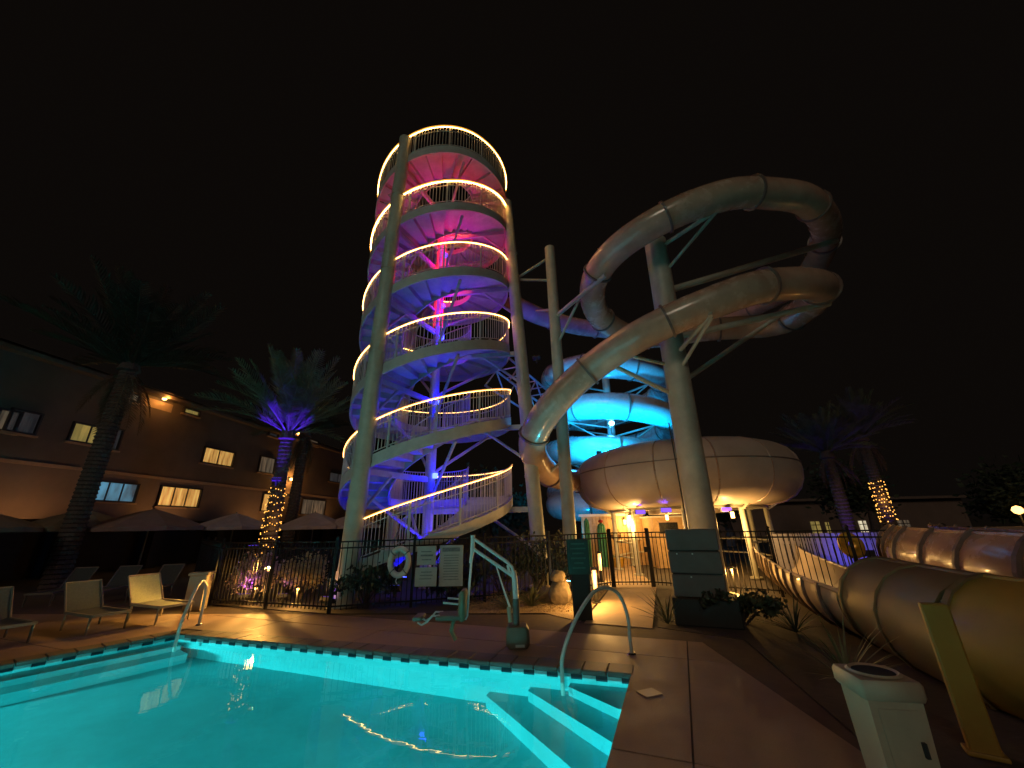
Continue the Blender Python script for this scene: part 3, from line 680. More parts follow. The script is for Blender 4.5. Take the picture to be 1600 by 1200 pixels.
# ------------------------------------------------------------------ black picket fence and gate
pk = MB(); pk.box((0, 0, 0.73), (0.017, 0.017, 1.36)); pk_o = pk.build('picket', 'fence_black'); pk_me = pk_o.data; bpy.data.objects.remove(pk_o)
ps = MB(); ps.box((0, 0, 0.735), (0.06, 0.06, 1.49)); ps.lathe([(0.043, 1.48), (0.043, 1.495), (0.0, 1.53)], (0, 0, 0), 4); ps_o = ps.build('post', 'fence_black'); ps_me = ps_o.data; bpy.data.objects.remove(ps_o)
def fence(p0, p1, label, npost, step=0.112, z=0.0, name='fence', catg='fence', posts=True):
    p0, p1 = Vector(p0), Vector(p1); d = p1-p0; L = d.length; d.normalize(); ang = math.atan2(d.y, d.x)
    t = thing(name, label, catg, (p0.x, p0.y, z), ang)
    WORLD[t.name] = Matrix.Identity(4)
    n = int(L/step)
    for i in range(1, n):
        o = link('picket', pk_me, t); o.location = (i*L/n, 0, random.uniform(-0.003, 0.003)); o.rotation_euler = (0, 0, random.uniform(-0.05, 0.05))
    for i in range(npost+1):
        if not posts and 0 < i < npost: continue
        o = link('post', ps_me, t); o.location = (i*L/npost, 0, 0)
    for zz in (0.12, 1.27, 1.40):
        m = MB(); m.box((L/2, 0, zz), (L-0.06, 0.032, 0.032)); m.build('rail', 'fence_black', t)
    return t
F0, F1, F2, F3, F4 = (-7.52, 10.64), (-4.0, 9.3), (0.85, 10.75), (2.70, 12.03), (3.80, 11.88)
fence((-12.3, 16.2), F0, 'black picket fence running back from the corner near the loungers', 3)
fence(F0, F1, 'black picket fence in front of the two lit shrubs', 2)
fence(F1, F2, 'black picket fence that carries the life ring and sign boards', 3)
fence(F2, F3, 'short black picket fence between the slim column and the gate', 1)
g0 = fence((2.745, 12.02), (3.755, 11.885), 'black picket gate across the lamplit path', 1, 0.10, name='gate', catg='gate')
m = MB(); m.box((0.95, -0.03, 0.95), (0.10, 0.05, 0.14)); m.build('latch', 'fence_black', g0)
fence(F4, (8.45, 8.15), 'black picket fence behind the ribbed flume, right of the gate', 4)
# life ring, sign boards
c = Vector((-2.591, 9.350, 0.958)); t = thing('life_ring', 'white life ring hanging on the fence below the stair tower', 'life ring', c)
m = MB(); pth = [c+V(0.20*math.cos(2*PI*i/28), 0, 0.27*math.sin(2*PI*i/28)) for i in range(28)]; m.tube(pth, 0.062, 10, closed=True); m.build('ring', 'ring_white', t, True)
for a in (0.7, 2.4, 3.9, 5.5):
    m = MB(); p = c+V(0.20*math.cos(a), 0, 0.27*math.sin(a)); m.tube([p+(V(math.cos(b)*math.cos(a), math.sin(b), math.cos(b)*math.sin(a)))*0.066 for b in [2*PI*i/10 for i in range(10)]], 0.014, 5, closed=True); m.build('strap', 'board_print', t)
m = MB(); m.tube([c+V(-0.02, 0, -0.30), c+V(-0.05, 0, -0.38), c+V(-0.02, 0, -0.44)], 0.012, 5); m.build('rope', 'ring_white', t)
def board(u0, v0, p, q, label, rows):
    (x0, z1), (x1, z0) = p, q; y = 9.42+(x0+2.5)*0.28
    t = thing('sign_board', label, 'sign', ((x0+x1)/2, y, z0))
    m = MB(); m.bbox(((x0+x1)/2, y, (z0+z1)/2), (x1-x0, 0.02, z1-z0), 0.006); b = m.build('panel', 'board_grey', t)
    m = MB(); m.box(((x0+x1)/2, y+0.02, (z0+z1)/2), (0.05, 0.02, (z1-z0)*1.0)); m.build('bracket', 'fence_black', t)
    rr = random.Random(int(u0)); m = MB()
    for f, w, h in rows: m.box(((x0+x1)/2+rr.uniform(-.01, .01), y-0.0115, z1-(z1-z0)*f), ((x1-x0)*w, 0.002, (z1-z0)*h))
    m.build('print', 'board_print', t)
board(1, 0, (-2.237, 1.268), (-1.808, 0.870), 'small square grey sign board, upper one beside the life ring', [(0.3, 0.55, 0.05), (0.5, 0.65, 0.09), (0.72, 0.5, 0.05)])
board(2, 0, (-2.256, 0.825), (-1.774, 0.440), 'small square grey sign board, lower one beside the life ring', [(0.25, 0.5, 0.05), (0.42, 0.6, 0.04), (0.6, 0.55, 0.04)])
board(3, 0, (-1.752, 1.267), (-1.209, 0.415), 'tall grey sign board on the fence, right of the small square ones', [(0.11, 0.75, 0.10)]+[(0.25+0.065*i, 0.62, 0.018) for i in range(10)])
# dark green information pylon
c = Vector((1.22, 8.15, 0)); t = thing('sign_pylon', 'narrow dark green information sign standing at the path entrance', 'sign', c)
m = MB(); m.bbox(c+V(0.0, 0.03, 0.42), (0.34, 0.12, 0.90), 0.015); m.build('stand', 'cabinet_dark', t)
m = MB(); m.bbox(c+V(-0.02, -0.02, 1.07), (0.42, 0.07, 0.62), 0.012); m.build('panel', 'sign_green', t)
m = MB()
for k, w_ in enumerate((0.26, 0.30, 0.22, 0.28, 0.18, 0.24)): m.box(c+V(-0.02, -0.0565, 1.30-0.085*k), (w_, 0.003, 0.026))
m.build('print', 'sign_print', t)
c = Vector((1.746, 12.000, 1.195)); m = MB(); m.bbox(c, (0.05, 0.05, 0.05), 0.01); tag(m.build('indicator_light', 'led_green'), 'tiny green indicator light at the foot of the slim column', 'light')
m = None
# bollard lights along the path
def bollard(x, y, h, label, e):
    t = thing('bollard_light', label, 'bollard light', (x, y, 0), group='bollard lights along the path')
    m = MB(); m.cyl((x, y, -0.01), (x, y, 0.02), 0.09, 0.09, 14); m.build('base', 'cap_dark', t)
    m = MB(); m.cyl((x, y, 0.02), (x, y, h*0.35), 0.05, 0.05, 12); m.cyl((x+0.05, y+0.03, h*0.35), (x+0.05, y+0.03, h*0.93), 0.012, 0.012, 6); m.cyl((x-0.05, y+0.03, h*0.35), (x-0.05, y+0.03, h*0.93), 0.012, 0.012, 6); m.build('body', 'cap_dark', t)
    m = MB(); m.cyl((x, y, h*0.36), (x, y, h*0.92), 0.038, 0.038, 12); m.build('tube', 'lamp_soft', t, True)
    m = MB(); m.cyl((x, y, h*0.93), (x, y, h), 0.075, 0.06, 12); m.build('cap', 'cap_dark', t)
    lamp('POINT', (x, y-0.11, h*0.7), e, (1.0, 0.52, 0.13), size=0.06)
bollard(1.78, 9.75, 0.72, 'bollard light beside the path, nearest to the dark green sign', 75)
bollard(2.62, 13.2, 0.85, 'bollard light glowing behind the gate beside the cactus wall', 70)
bollard(1.45, 9.1, 0.55, 'short bollard light half hidden behind the dark green sign', 60)
# low path light behind the corner of the fence
def pathlight(x, y, label, e, z=0.45, aim=None):
    t = thing('path_light', label, 'path light', (x, y, 0))
    m = MB(); m.cyl((x, y, -0.01), (x, y, z), 0.014, 0.014, 8); m.build('stem', 'cap_dark', t)
    m = MB(); m.lathe([(0.0, z+0.10), (0.10, z+0.06), (0.10, z+0.045), (0.0, z+0.05)], (x, y, 0), 14); m.build('hat', 'cap_dark', t, True)
    m = MB(); m.cyl((x, y, z), (x, y, z+0.045), 0.03, 0.03, 10); m.build('bulb', 'lamp_soft', t)
    if aim: lamp('SPOT', (x, y, z+0.14), e, (1.0, 0.48, 0.09), size=0.04, target=aim, spot=150, blend=0.6)
    else: lamp('POINT', (x, y-0.06, z-0.03), e, (1.0, 0.48, 0.10), size=0.04)
pathlight(-6.05, 10.32, 'low path light behind the fence between the two lit shrubs', 560, 0.75, (-6.2, 8.9, 0.0))
pathlight(-6.3, 10.38, 'added low path light bringing out the rose shrub from the front', 34, 0.35)  # lamp added so the rose shrub shows through the fence
pathlight(-5.15, 10.12, 'added low path light bringing out the golden shrub from the front', 30, 0.35)  # lamp added to lift the golden shrub out of the dark
pathlight(-8.15, 10.7, 'low path light behind the bin at the fence corner', 70, 0.62, (-7.2, 9.0, 0.0))
pathlight(5.35, 10.6, 'low path light beside the ribbed flume right of the cabinet', 75, 0.5)
# ------------------------------------------------------------------ plants
def leafy(name, label, catg, c, r, h, n, leaf, mt, seed, stems=5, flat=0.7, group=None):
    rr = random.Random(seed); t = thing(name, label, catg, c)
    if group: t['group'] = group
    m = MB(); S = MB(); c = Vector(c); cl = []
    for i in range(max(6, int(n/45))):
        a = rr.uniform(0, 2*PI); q = math.sqrt(rr.random()); cl.append(c+V(r*q*math.cos(a), r*q*math.sin(a)*0.9, h*(0.35+0.6*rr.random()*(1-0.4*q*q))))
    for p in cl[:stems*3]:
        S.tube([c+V(rr.uniform(-.05, .05), rr.uniform(-.05, .05), -0.02), c.lerp(p, 0.5)+V(0, 0, h*0.1), p], [0.018, 0.012, 0.004], 5)
    for i in range(n):
        p = rr.choice(cl)+V(rr.gauss(0, r*0.13), rr.gauss(0, r*0.13), rr.gauss(0, h*0.08))
        if p.z < 0.03: p.z = 0.03+rr.random()*0.05
        d = V(rr.gauss(0, 1), rr.gauss(0, 1), rr.gauss(0.4, 0.8)).normalized(); s_ = d.orthogonal().normalized(); l = leaf*rr.uniform(0.6, 1.3); w = l*0.36
        m.add([p, p+d*l*0.5+s_*w, p+d*l, p+d*l*0.5-s_*w], [(0, 1, 2, 3)])
    m.build('foliage', mt, t, kind='stuff'); S.build('stem', 'bark', t)
    return t
leafy('shrub', 'bushy pale rose shrub behind the fence lit violet from below', 'shrub', (-6.75, 10.95, 0), 0.52, 1.1, 1700, 0.075, 'leaf_rose', 11)
leafy('shrub', 'bushy golden shrub behind the fence, right of the string lit palm', 'shrub', (-5.45, 10.75, 0), 0.50, 1.15, 1700, 0.075, 'leaf_dry', 12)
leafy('shrub', 'large dark round bush behind the fence below the life ring', 'shrub', (-3.55, 10.15, 0), 0.75, 0.95, 1500, 0.10, 'leaf_dark', 13)
leafy('shrub', 'dark low bush behind the tall grey sign board', 'shrub', (-1.6, 10.45, 0), 0.7, 0.8, 1200, 0.10, 'leaf_dark', 14)
leafy('shrub', 'dark hedge bush at the foot of the slim column', 'shrub', (0.55, 11.6, 0), 0.9, 1.3, 1700, 0.10, 'leaf_dark', 15)
leafy('shrub', 'dark bush behind the pool lift beneath the stair end', 'shrub', (-0.4, 11.3, 0), 0.85, 1.25, 1500, 0.10, 'leaf_dark', 16)
leafy('shrub', 'leafy dark bush behind the bowl, left of the gate', 'shrub', (1.0, 14.2, 0), 1.1, 1.5, 1500, 0.12, 'leaf_dark', 17)
for k_, (x_, y_, lb_) in enumerate(((-6.6, 12.4, 'dark hedge bush behind the rose shrub'), (-5.2, 12.2, 'dark hedge bush behind the golden shrub'))):
    leafy('shrub', lb_, 'shrub', (x_, y_, 0), 0.9, 1.2, 1700, 0.11, 'leaf_black', 70+k_)
t = flood((-6.7, 10.62, 0.16), (-6.8, 11.2, 1.4), (0.5, 0.06, 1.0), 'led_violet', 'violet spotlight at the foot of the rose shrub', 26, 100)
flood((-5.7, 10.55, 0.15), (-5.6, 11.4, 1.6), (0.25, 0.05, 1.0), 'led_violet', 'violet spotlight between the rose and golden shrubs', 8, 100)
flood((-4.35, 9.95, 0.15), (-4.0, 10.9, 2.0), (0.2, 0.04, 1.0), 'led_violet', 'violet spotlight at the foot of the tower front column', 9, 90)
def spiky(name, label, catg, c, n, L, mt, seed, spread=0.9, w=0.022):
    rr = random.Random(seed); t = thing(name, label, catg, c); c = Vector(c)
    for i in range(n):
        a = rr.uniform(0, 2*PI); el = rr.uniform(0.35, 1.45) if spread > 0.5 else rr.uniform(0.9, 1.5); l = L*rr.uniform(0.6, 1.1); d = V(math.cos(a)*math.cos(el), math.sin(a)*math.cos(el), math.sin(el)); s_ = V(-math.sin(a), math.cos(a), 0)
        p = [c+d*(l*f)+V(math.cos(a), math.sin(a), 0)*(0.14*l*f*f)-V(0, 0, 0.16*l*f*f) for f in (0, 0.4, 0.75, 1.0)]; ww = (w*0.8, w, w*0.6, 0.001)
        m = MB(); pts = []
        for q, x in zip(p, ww): pts += [q-s_*x, q+s_*x, q-V(0, 0, x*0.5)]
        fs = []
        for k in range(3):
            b = k*3; fs += [(b, b+3, b+4, b+1), (b+1, b+4, b+5, b+2), (b+2, b+5, b+3, b)]
        m.add(pts, fs); m.build('leaf', mt, t)
    return t
spiky('agave_plant', 'spiky agave behind the pool lift mast, left one', 'plant', (-0.15, 9.35, 0), 30, 0.62, 'agave', 21)
spiky('agave_plant', 'spiky agave behind the pool lift mast, right one', 'plant', (0.32, 9.55, 0), 34, 0.62, 'agave', 22)
spiky('ornamental_grass', 'tall grass tuft leaning out from the left of the grey cabinet', 'plant', (2.62, 7.72, 0), 34, 0.75, 'agave', 23, w=0.012)
spiky('ornamental_grass', 'tall grass tuft at the right of the grey cabinet', 'plant', (4.0, 7.9, 0), 34, 0.8, 'agave', 24, w=0.012)
spiky('ornamental_grass', 'dark grass tuft in front of the ribbed flume', 'plant', (4.35, 7.0, 0), 30, 0.7, 'leaf_dark', 25, w=0.012)
spiky('ornamental_grass', 'dark grass tuft beside the flume end above the pale bin', 'plant', (3.55, 5.0, 0), 30, 0.75, 'agave', 26, w=0.012)
def rock(c, s_, label, seed):
    rr = random.Random(seed); m = MB(); n, k = 12, 7; pts = []
    for j in range(k):
        th = PI*j/(k-1)
        for i in range(n):
            ph = 2*PI*i/n; q = 1+0.16*math.sin(3*ph+seed)*math.sin(2*th+seed)+rr.uniform(-0.09, 0.09)
            pts.append(V(c[0]+s_[0]*q*math.sin(th)*math.cos(ph), c[1]+s_[1]*q*math.sin(th)*math.sin(ph), max(-0.02, c[2]+s_[2]*q*math.cos(th))))
    m.add(pts, [(j*n+i, j*n+(i+1) % n, (j+1)*n+(i+1) % n, (j+1)*n+i) for j in range(k-1) for i in range(n)])
    return tag(m.build('boulder', 'rock', None, True), label, 'boulder')
rock((0.98, 9.75, 0.22), (0.26, 0.22, 0.28), 'tan boulder in the gravel just left of the dark green sign', 1)
rock((0.72, 10.05, 0.12), (0.24, 0.2, 0.2), 'low tan boulder in the gravel behind the agaves', 2)
rock((0.95, 9.72, 0.55), (0.17, 0.15, 0.13), 'small tan boulder balanced on the boulder by the dark green sign', 4)

# ------------------------------------------------------------------ palms
def frond_mesh(L, seed, droop, nl=30, ll=0.55):
    rr = random.Random(seed); m = MB(); P = []
    for i in range(13):
        f = i/12; P.append(V(L*f*(1-0.12*droop*f), 0, -droop*L*0.42*f*f))
    m.tube(P, [0.028*(1-0.85*i/12)+0.003 for i in range(13)], 4)
    for i in range(nl):
        f = 0.14+0.84*i/nl; k = min(11, int(f*12)); p = P[k].lerp(P[k+1], f*12-k); d = (P[k+1]-P[k]).normalized()
        l = ll*(math.sin(PI*min(1, f*0.85+0.15))**0.6)*rr.uniform(0.8, 1.1)
        for sgn in (-1, 1):
            e = (d*0.75+V(0, sgn*0.75, 0.28+rr.uniform(-.12, .12))).normalized(); q = p+e*l-V(0, 0, 0.10*l); w = 0.017
            s_ = d*w
            m.add([p-s_, p+s_, p+e*l*0.55+s_*1.1, q, p+e*l*0.55-s_*1.1], [(0, 1, 2, 3, 4)])
    me = bpy.data.meshes.new('frond'); me.from_pydata(m.v, [], m.f); me.update(); me.materials.append(M['frond_green']); return me
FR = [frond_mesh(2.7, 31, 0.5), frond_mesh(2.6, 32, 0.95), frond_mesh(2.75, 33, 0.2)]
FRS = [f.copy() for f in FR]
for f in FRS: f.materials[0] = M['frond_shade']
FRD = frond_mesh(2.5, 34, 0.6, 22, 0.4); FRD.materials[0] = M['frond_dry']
def palm(label, x, y, h, s_, nf, seed, up=0.35, r=0.2):
    rr = random.Random(seed); t = thing('palm_tree', label, 'palm tree', (x, y, 0))
    m = MB(); prof = []
    nr = int(h/0.14)
    for i in range(nr+1):
        z = -0.05+(h+0.05)*i/nr; q = r*(1.12-0.25*i/nr)
        prof += [(q*1.06, z), (q*0.93, z+0.10)]
    prof += [(r*1.25, h+0.15), (r*0.9, h+0.45), (0.0, h+0.6)]
    m.lathe(prof, (x, y, 0), 12); m.build('trunk', 'bark', t, False)
    cr = bpy.data.objects.new('crown', None)
    for i in range(nf):
        f = (i+0.5)/nf; el = math.radians(84-(84+(-22 if up < 0.5 else 18))*f**0.85) if up < 0.5 else math.radians(87-58*f**0.95); el += rr.uniform(-0.12, 0.12)
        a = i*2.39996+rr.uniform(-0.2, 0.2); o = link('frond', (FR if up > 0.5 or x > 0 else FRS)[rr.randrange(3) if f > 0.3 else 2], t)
        o.matrix_parent_inverse = Matrix.Identity(4); o.location = (0.05*math.cos(a), 0.05*math.sin(a), h+0.35)
        o.rotation_euler = (rr.uniform(-0.3, 0.3), -el, a); sc_ = s_*rr.uniform(0.85, 1.1); o.scale = (sc_, sc_, sc_)
    if up < 0.5:
        for i in range(12):
            a = rr.uniform(0, 2*PI); o = link('dead_frond', FRD, t); o.matrix_parent_inverse = Matrix.Identity(4); o.location = (0.08*math.cos(a), 0.08*math.sin(a), h+0.2)
            o.rotation_euler = (rr.uniform(-0.3, 0.3), rr.uniform(0.75, 1.25), a); q = s_*rr.uniform(0.5, 0.8); o.scale = (q, q, q)
    return t
p1 = palm('palm with spiral string lights and a violet lit crown', -8.5, 14.2, 4.75, 1.2, 46, 41, 0.9, 0.24)
m = MB(); pth = []
for i in range(150):
    f = i/149; a = f*2*PI*10+0.25*math.sin(i*0.9); q = 0.24*(1.12-0.12*f)+0.035; pth.append(V(-8.5+q*math.cos(a), 14.2+q*math.sin(a), 0.75+2.35*f+0.05*math.sin(i*1.7)))
m.tube(pth, 0.008, 4); m.build('light_cord', 'cap_dark', p1)
m = MB(); pr = resample(pth, 0.085)
for p in pr:
    if random.random() < 0.68: m.lathe([(0.0, -0.024), (0.018, 0.0), (0.0, 0.02)], p+V(random.uniform(-.015, .015), random.uniform(-.015, .015), random.uniform(-.03, .03)), 5)
m.build('string_lights', 'bulb_warm', p1, kind='stuff')
lamp('POINT', (-8.1, 13.75, 1.9), 8, (1.0, 0.5, 0.12), size=0.15)
flood((-8.3, 13.7, 3.35), (-8.55, 14.3, 6.5), (0.10, 0.02, 1.0), 'led_violet', 'violet spotlight strapped to the string lit palm trunk', 120, 42)
flood((-8.15, 12.9, 1.2), (-8.55, 14.05, 6.9), (0.08, 0.012, 1.0), 'led_violet', 'violet spotlight on a short stake aimed up at the string lit palm crown', 4500, 24)
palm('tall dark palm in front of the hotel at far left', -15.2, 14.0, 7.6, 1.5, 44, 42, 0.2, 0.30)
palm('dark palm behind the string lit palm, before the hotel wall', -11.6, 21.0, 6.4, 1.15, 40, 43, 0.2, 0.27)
pr1 = palm('palm at right with a violet lit trunk, nearer to the bowl', 13.75, 17.0, 4.0, 0.85, 40, 44, 0.2, 0.24)
flood((13.2, 16.3, 0.25), (13.75, 17.0, 3.6), (0.16, 0.05, 1.0), 'led_violet', 'violet spotlight at the foot of the right palm nearer the bowl', 100, 50)
pr2 = palm('palm at far right with string lights spiralling round its trunk', 17.3, 19.0, 5.1, 0.9, 40, 45, 0.2, 0.26)
flood((16.6, 18.2, 0.25), (17.3, 19.0, 5.0), (0.16, 0.05, 1.0), 'led_violet', 'violet spotlight at the foot of the far right string lit palm', 90, 50)
m = MB(); pth = []
for i in range(120):
    f = i/119; a = f*2*PI*10; q = 0.26*(1.1-0.12*f)+0.03; pth.append(V(17.3+q*math.cos(a), 19.0+q*math.sin(a), 1.4+1.9*f))
m.tube(pth, 0.008, 4); m.build('light_cord', 'cap_dark', pr2); m = MB()
for p in resample(pth, 0.10):
    if random.random() < 0.6: m.lathe([(0.0, -0.03), (0.024, 0.0), (0.0, 0.025)], p+V(0, random.uniform(-.02, .02), random.uniform(-.05, .05)), 5)
m.build('string_lights', 'bulb_warm', pr2, kind='stuff')
lamp('POINT', (17.0, 18.6, 2.4), 10, (1.0, 0.5, 0.12), size=0.15)

# ------------------------------------------------------------------ hotel on the left
HP = V(-20.3, 15.1, 0); HD = V(3.3, 25.1, 0).normalized(); HN = V(HD.y, -HD.x, 0)     # HN faces the pool
hotel = thing('hotel_building', 'long rust coloured hotel block with lit windows at left', 'building', HP)
hang = math.atan2(HD.y, HD.x)
def hbox(m, s0, s1, z0, z1, d0, d1):
    c = HP+HD*((s0+s1)/2)+HN*((d0+d1)/2); return m.box((c.x, c.y, (z0+z1)/2), (s1-s0, d1-d0, z1-z0), hang) if False else m.box((c.x, c.y, (z0+z1)/2), (s1-s0, abs(d1-d0), z1-z0), hang)
m = MB(); hbox(m, -14, 36, -0.1, 2.35, -9.5, -1.4); m.build('ground_floor_wall', 'stucco_shaded', hotel)
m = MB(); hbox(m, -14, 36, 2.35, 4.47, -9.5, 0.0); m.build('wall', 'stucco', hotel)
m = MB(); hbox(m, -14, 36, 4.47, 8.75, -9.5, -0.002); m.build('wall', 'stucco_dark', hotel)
m = MB(); hbox(m, -14, 36, 4.46, 4.60, -0.1, 0.07); m.build('string_course', 'trim', hotel)
m = MB(); hbox(m, -14, 36, 8.75, 8.93, -9.9, 0.45); m.build('eave', 'stucco_dark', hotel)
m = MB(); a0_, a1_ = HP+HD*-14.4, HP+HD*36.4
m.add([a0_+HN*0.7+V(0, 0, 8.94), a1_+HN*0.7+V(0, 0, 8.94), a1_-HN*4.7+V(0, 0, 10.6), a0_-HN*4.7+V(0, 0, 10.6), a0_-HN*10.1+V(0, 0, 8.94), a1_-HN*10.1+V(0, 0, 8.94)], [(0, 1, 2, 3), (3, 2, 5, 4), (0, 3, 4), (1, 5, 2)]); m.build('roof', 'flange_dark', hotel)
m = MB()
for k in range(13):
    s0 = -13+k*4.0; mm = MB(); hbox(mm, s0, s0+0.5, -0.05, 2.36, -0.55, -0.05); mm.build('pillar', 'stucco_shaded', hotel)
def window(u0, u1, mt, mul=2, sill=True, recess=0.10):
    (s0, z1), (s1, z0) = u0, u1
    if s1 < s0: s0, s1 = s1, s0
    zc = (z0+z1)/2; m = MB(); fw = 0.07
    hbox(m, s0-fw, s1+fw, z1, z1+fw, -0.05, 0.13); hbox(m, s0-fw, s1+fw, z0-fw, z0, -0.05, 0.13); hbox(m, s0-fw, s0, z0, z1, -0.05, 0.13); hbox(m, s1, s1+fw, z0, z1, -0.05, 0.13)
    w = m.build('window', 'frame_dark', hotel)
    m = MB(); hbox(m, s0, s1, z0, z1, -0.02, 0.008); m.build('pane', mt, w)
    for i in range(1, mul): 
        f = i/mul; m = MB(); s_ = s0+(s1-s0)*f; hbox(m, s_-0.03, s_+0.03, z0, z1, 0.01, 0.04); m.build('mullion', 'frame_dark', w)
    if sill: m = MB(); hbox(m, s0-0.15, s1+0.15, z0-fw-0.08, z0-fw-0.002, -0.02, 0.14); m.build('sill', 'trim', w)
W = [((3.421, 4.061), (5.332, 3.234), 'win_blue', 3), ((6.597, 4.112), (8.989, 3.136), 'win_gold', 3), ((14.124, 4.245), (16.246, 3.105), 'win_gold', 2), ((18.583, 4.149), (21.856, 3.002), 'win_dim', 2), ((1.851, 6.497), (3.227, 5.731), 'win_yellow', 2), ((8.578, 6.647), (10.767, 5.773), 'win_gold', 2), ((13.155, 6.849), (14.621, 5.781), 'win_dim', 1), ((21.923, 6.789), (24.905, 6.017), 'win_faint', 2), ((-0.592, 6.427), (-0.013, 5.678), 'win_dim', 1), ((3.387, 8.505), (4.045, 8.194), 'win_dim', 1), ((6.634, 8.605), (7.541, 8.381), 'win_yellow', 1), ((18.140, 9.182), (19.428, 8.809), 'win_dim', 1), ((-0.246, 6.528), (0.613, 5.713), 'win_faint', 1), ((3.101, 6.588), (3.814, 5.653), 'win_faint', 1), ((13.491, 8.696), (14.356, 8.538), 'win_faint', 1)]
for a_, b_, mt, mu in W: window(a_, b_, mt, mu)
(s0, z1), (s1, z0) = (4.416, 8.599), (5.947, 8.136)
m = MB(); hbox(m, s0, s1, z0, z1, -0.02, 0.012); m.build('lit_alcove', 'trim', hotel)
(s0, z1), (s1, z0) = (15.874, 9.239), (17.239, 8.663)
m = MB(); hbox(m, s0, s1, z0, z1, -0.02, 0.012); m.build('lit_alcove', 'trim', hotel)
def sconce(f, label, e, off=0.22):
    p = HP+HD*f[0]+HN*off; p.z = f[1]; t = thing('wall_lamp', label, 'wall lamp', p)
    m = MB(); m.lathe([(0.0, -0.12), (0.10, -0.06), (0.10, 0.06), (0.0, 0.10)], p, 10); m.build('glass', 'lamp_warm', t, True)
    m = MB(); q = p-HN*(off/2); m.box((q.x, q.y, p.z+0.12), (0.06, off, 0.05), hang); m.build('bracket', 'cap_dark', t)
    lamp('POINT', p+HN*0.25, e, (1.0, 0.45, 0.09), size=0.1)
sconce((5.209, 8.745), 'small orange wall lamp under the hotel eave at left', 60)
sconce((16.413, 9.306), 'small orange wall lamp under the hotel eave behind the palm', 90)
sconce((16.543, 5.560), 'bright orange wall lamp on the hotel wall right of the string lit palm', 120)
for sp, lab in ((1.0, 'added warm washer lighting the hotel wall above the left umbrellas'), (7.0, 'added warm washer lighting the hotel wall behind the rose umbrella'), (13.5, 'added warm washer lighting the hotel wall left of the string lit palm'), (21.0, 'added warm washer lighting the hotel wall right of the string lit palm'), (30.0, 'added warm washer lighting the far end of the hotel wall')):  # hidden washers added before the wall to warm its lower band
    q = HP+HD*sp+HN*1.7; q.z = 2.1; q2 = HP+HD*sp+HN*0.1; q2.z = 4.6
    flood(q, q2, (1.0, 0.50, 0.16), 'lamp_soft', lab, 55, 140)

# ------------------------------------------------------------------ umbrellas and loungers
def umbrella(label, x, y, R, zr, zt, mt, rz):
    t = thing('umbrella', label, 'umbrella', (x, y, 0), group='umbrellas before the hotel'); n = 8
    m = MB(); m.cyl((x, y, -0.02), (x, y, zt+0.05), 0.03, 0.03, 10); m.build('pole', 'frame_dim', t, True)
    m = MB(); m.cyl((x, y, -0.02), (x, y, 0.07), 0.3, 0.26, 14); m.build('base', 'cap_dark', t)
    for i in range(n):
        a, b = rz+2*PI*i/n, rz+2*PI*(i+1)/n; c0 = V(x, y, zt); mid = lambda q, f: V(x+R*f*math.cos(q), y+R*f*math.sin(q), zt-(zt-zr)*f**1.15)
        rows = [[c0]]; pts = [c0]; fs = []; K = 4
        for k in range(1, K+1):
            f = k/K; p, q = mid(a, f), mid(b, f); h = (p+q)/2+V(0, 0, -0.03*f); pts += [p, h, q]
        fs += [(0, 1, 2), (0, 2, 3)]
        for k in range(K-1):
            b0 = 1+k*3; fs += [(b0, b0+3, b0+4, b0+1), (b0+1, b0+4, b0+5, b0+2)]
        e = len(pts)-3; pts += [pts[e]-V(0, 0, 0.14), pts[e+1]-V(0, 0, 0.12), pts[e+2]-V(0, 0, 0.14)]; fs += [(e, e+3, e+4, e+1), (e+1, e+4, e+5, e+2)]
        m = MB(); m.add(pts, fs); pn = m.build('canopy_panel', mt, t)
        m = MB(); m.cyl(V(x, y, zt-0.06), mid(a, 0.97)-V(0, 0, 0.03), 0.011, 0.011, 5); m.build('rib', 'frame_dim', pn)
    return t
umbrella('wide rose umbrella left of centre in front of the hotel', -14.3, 15.9, 1.9, 1.92, 2.6, 'canvas_rose', 0.2)
umbrella('olive umbrella overlapping the rose one on its left', -16.3, 15.2, 1.75, 1.95, 2.6, 'canvas_olive', 0.4)
umbrella('dark olive umbrella at the far left edge', -17.2, 12.4, 2.0, 1.95, 2.6, 'canvas_olive', 0.1)
umbrella('small pale umbrella left of the string lit palm', -12.3, 17.8, 1.5, 1.9, 2.45, 'canvas_pale', 0.0)
umbrella('small pale umbrella right of the string lit palm', -9.3, 18.8, 1.5, 1.85, 2.45, 'canvas_pale', 0.3)
umbrella('small pale umbrella just left of the tower front column', -7.9, 19.6, 1.4, 1.85, 2.35, 'canvas_pale', 0.5)
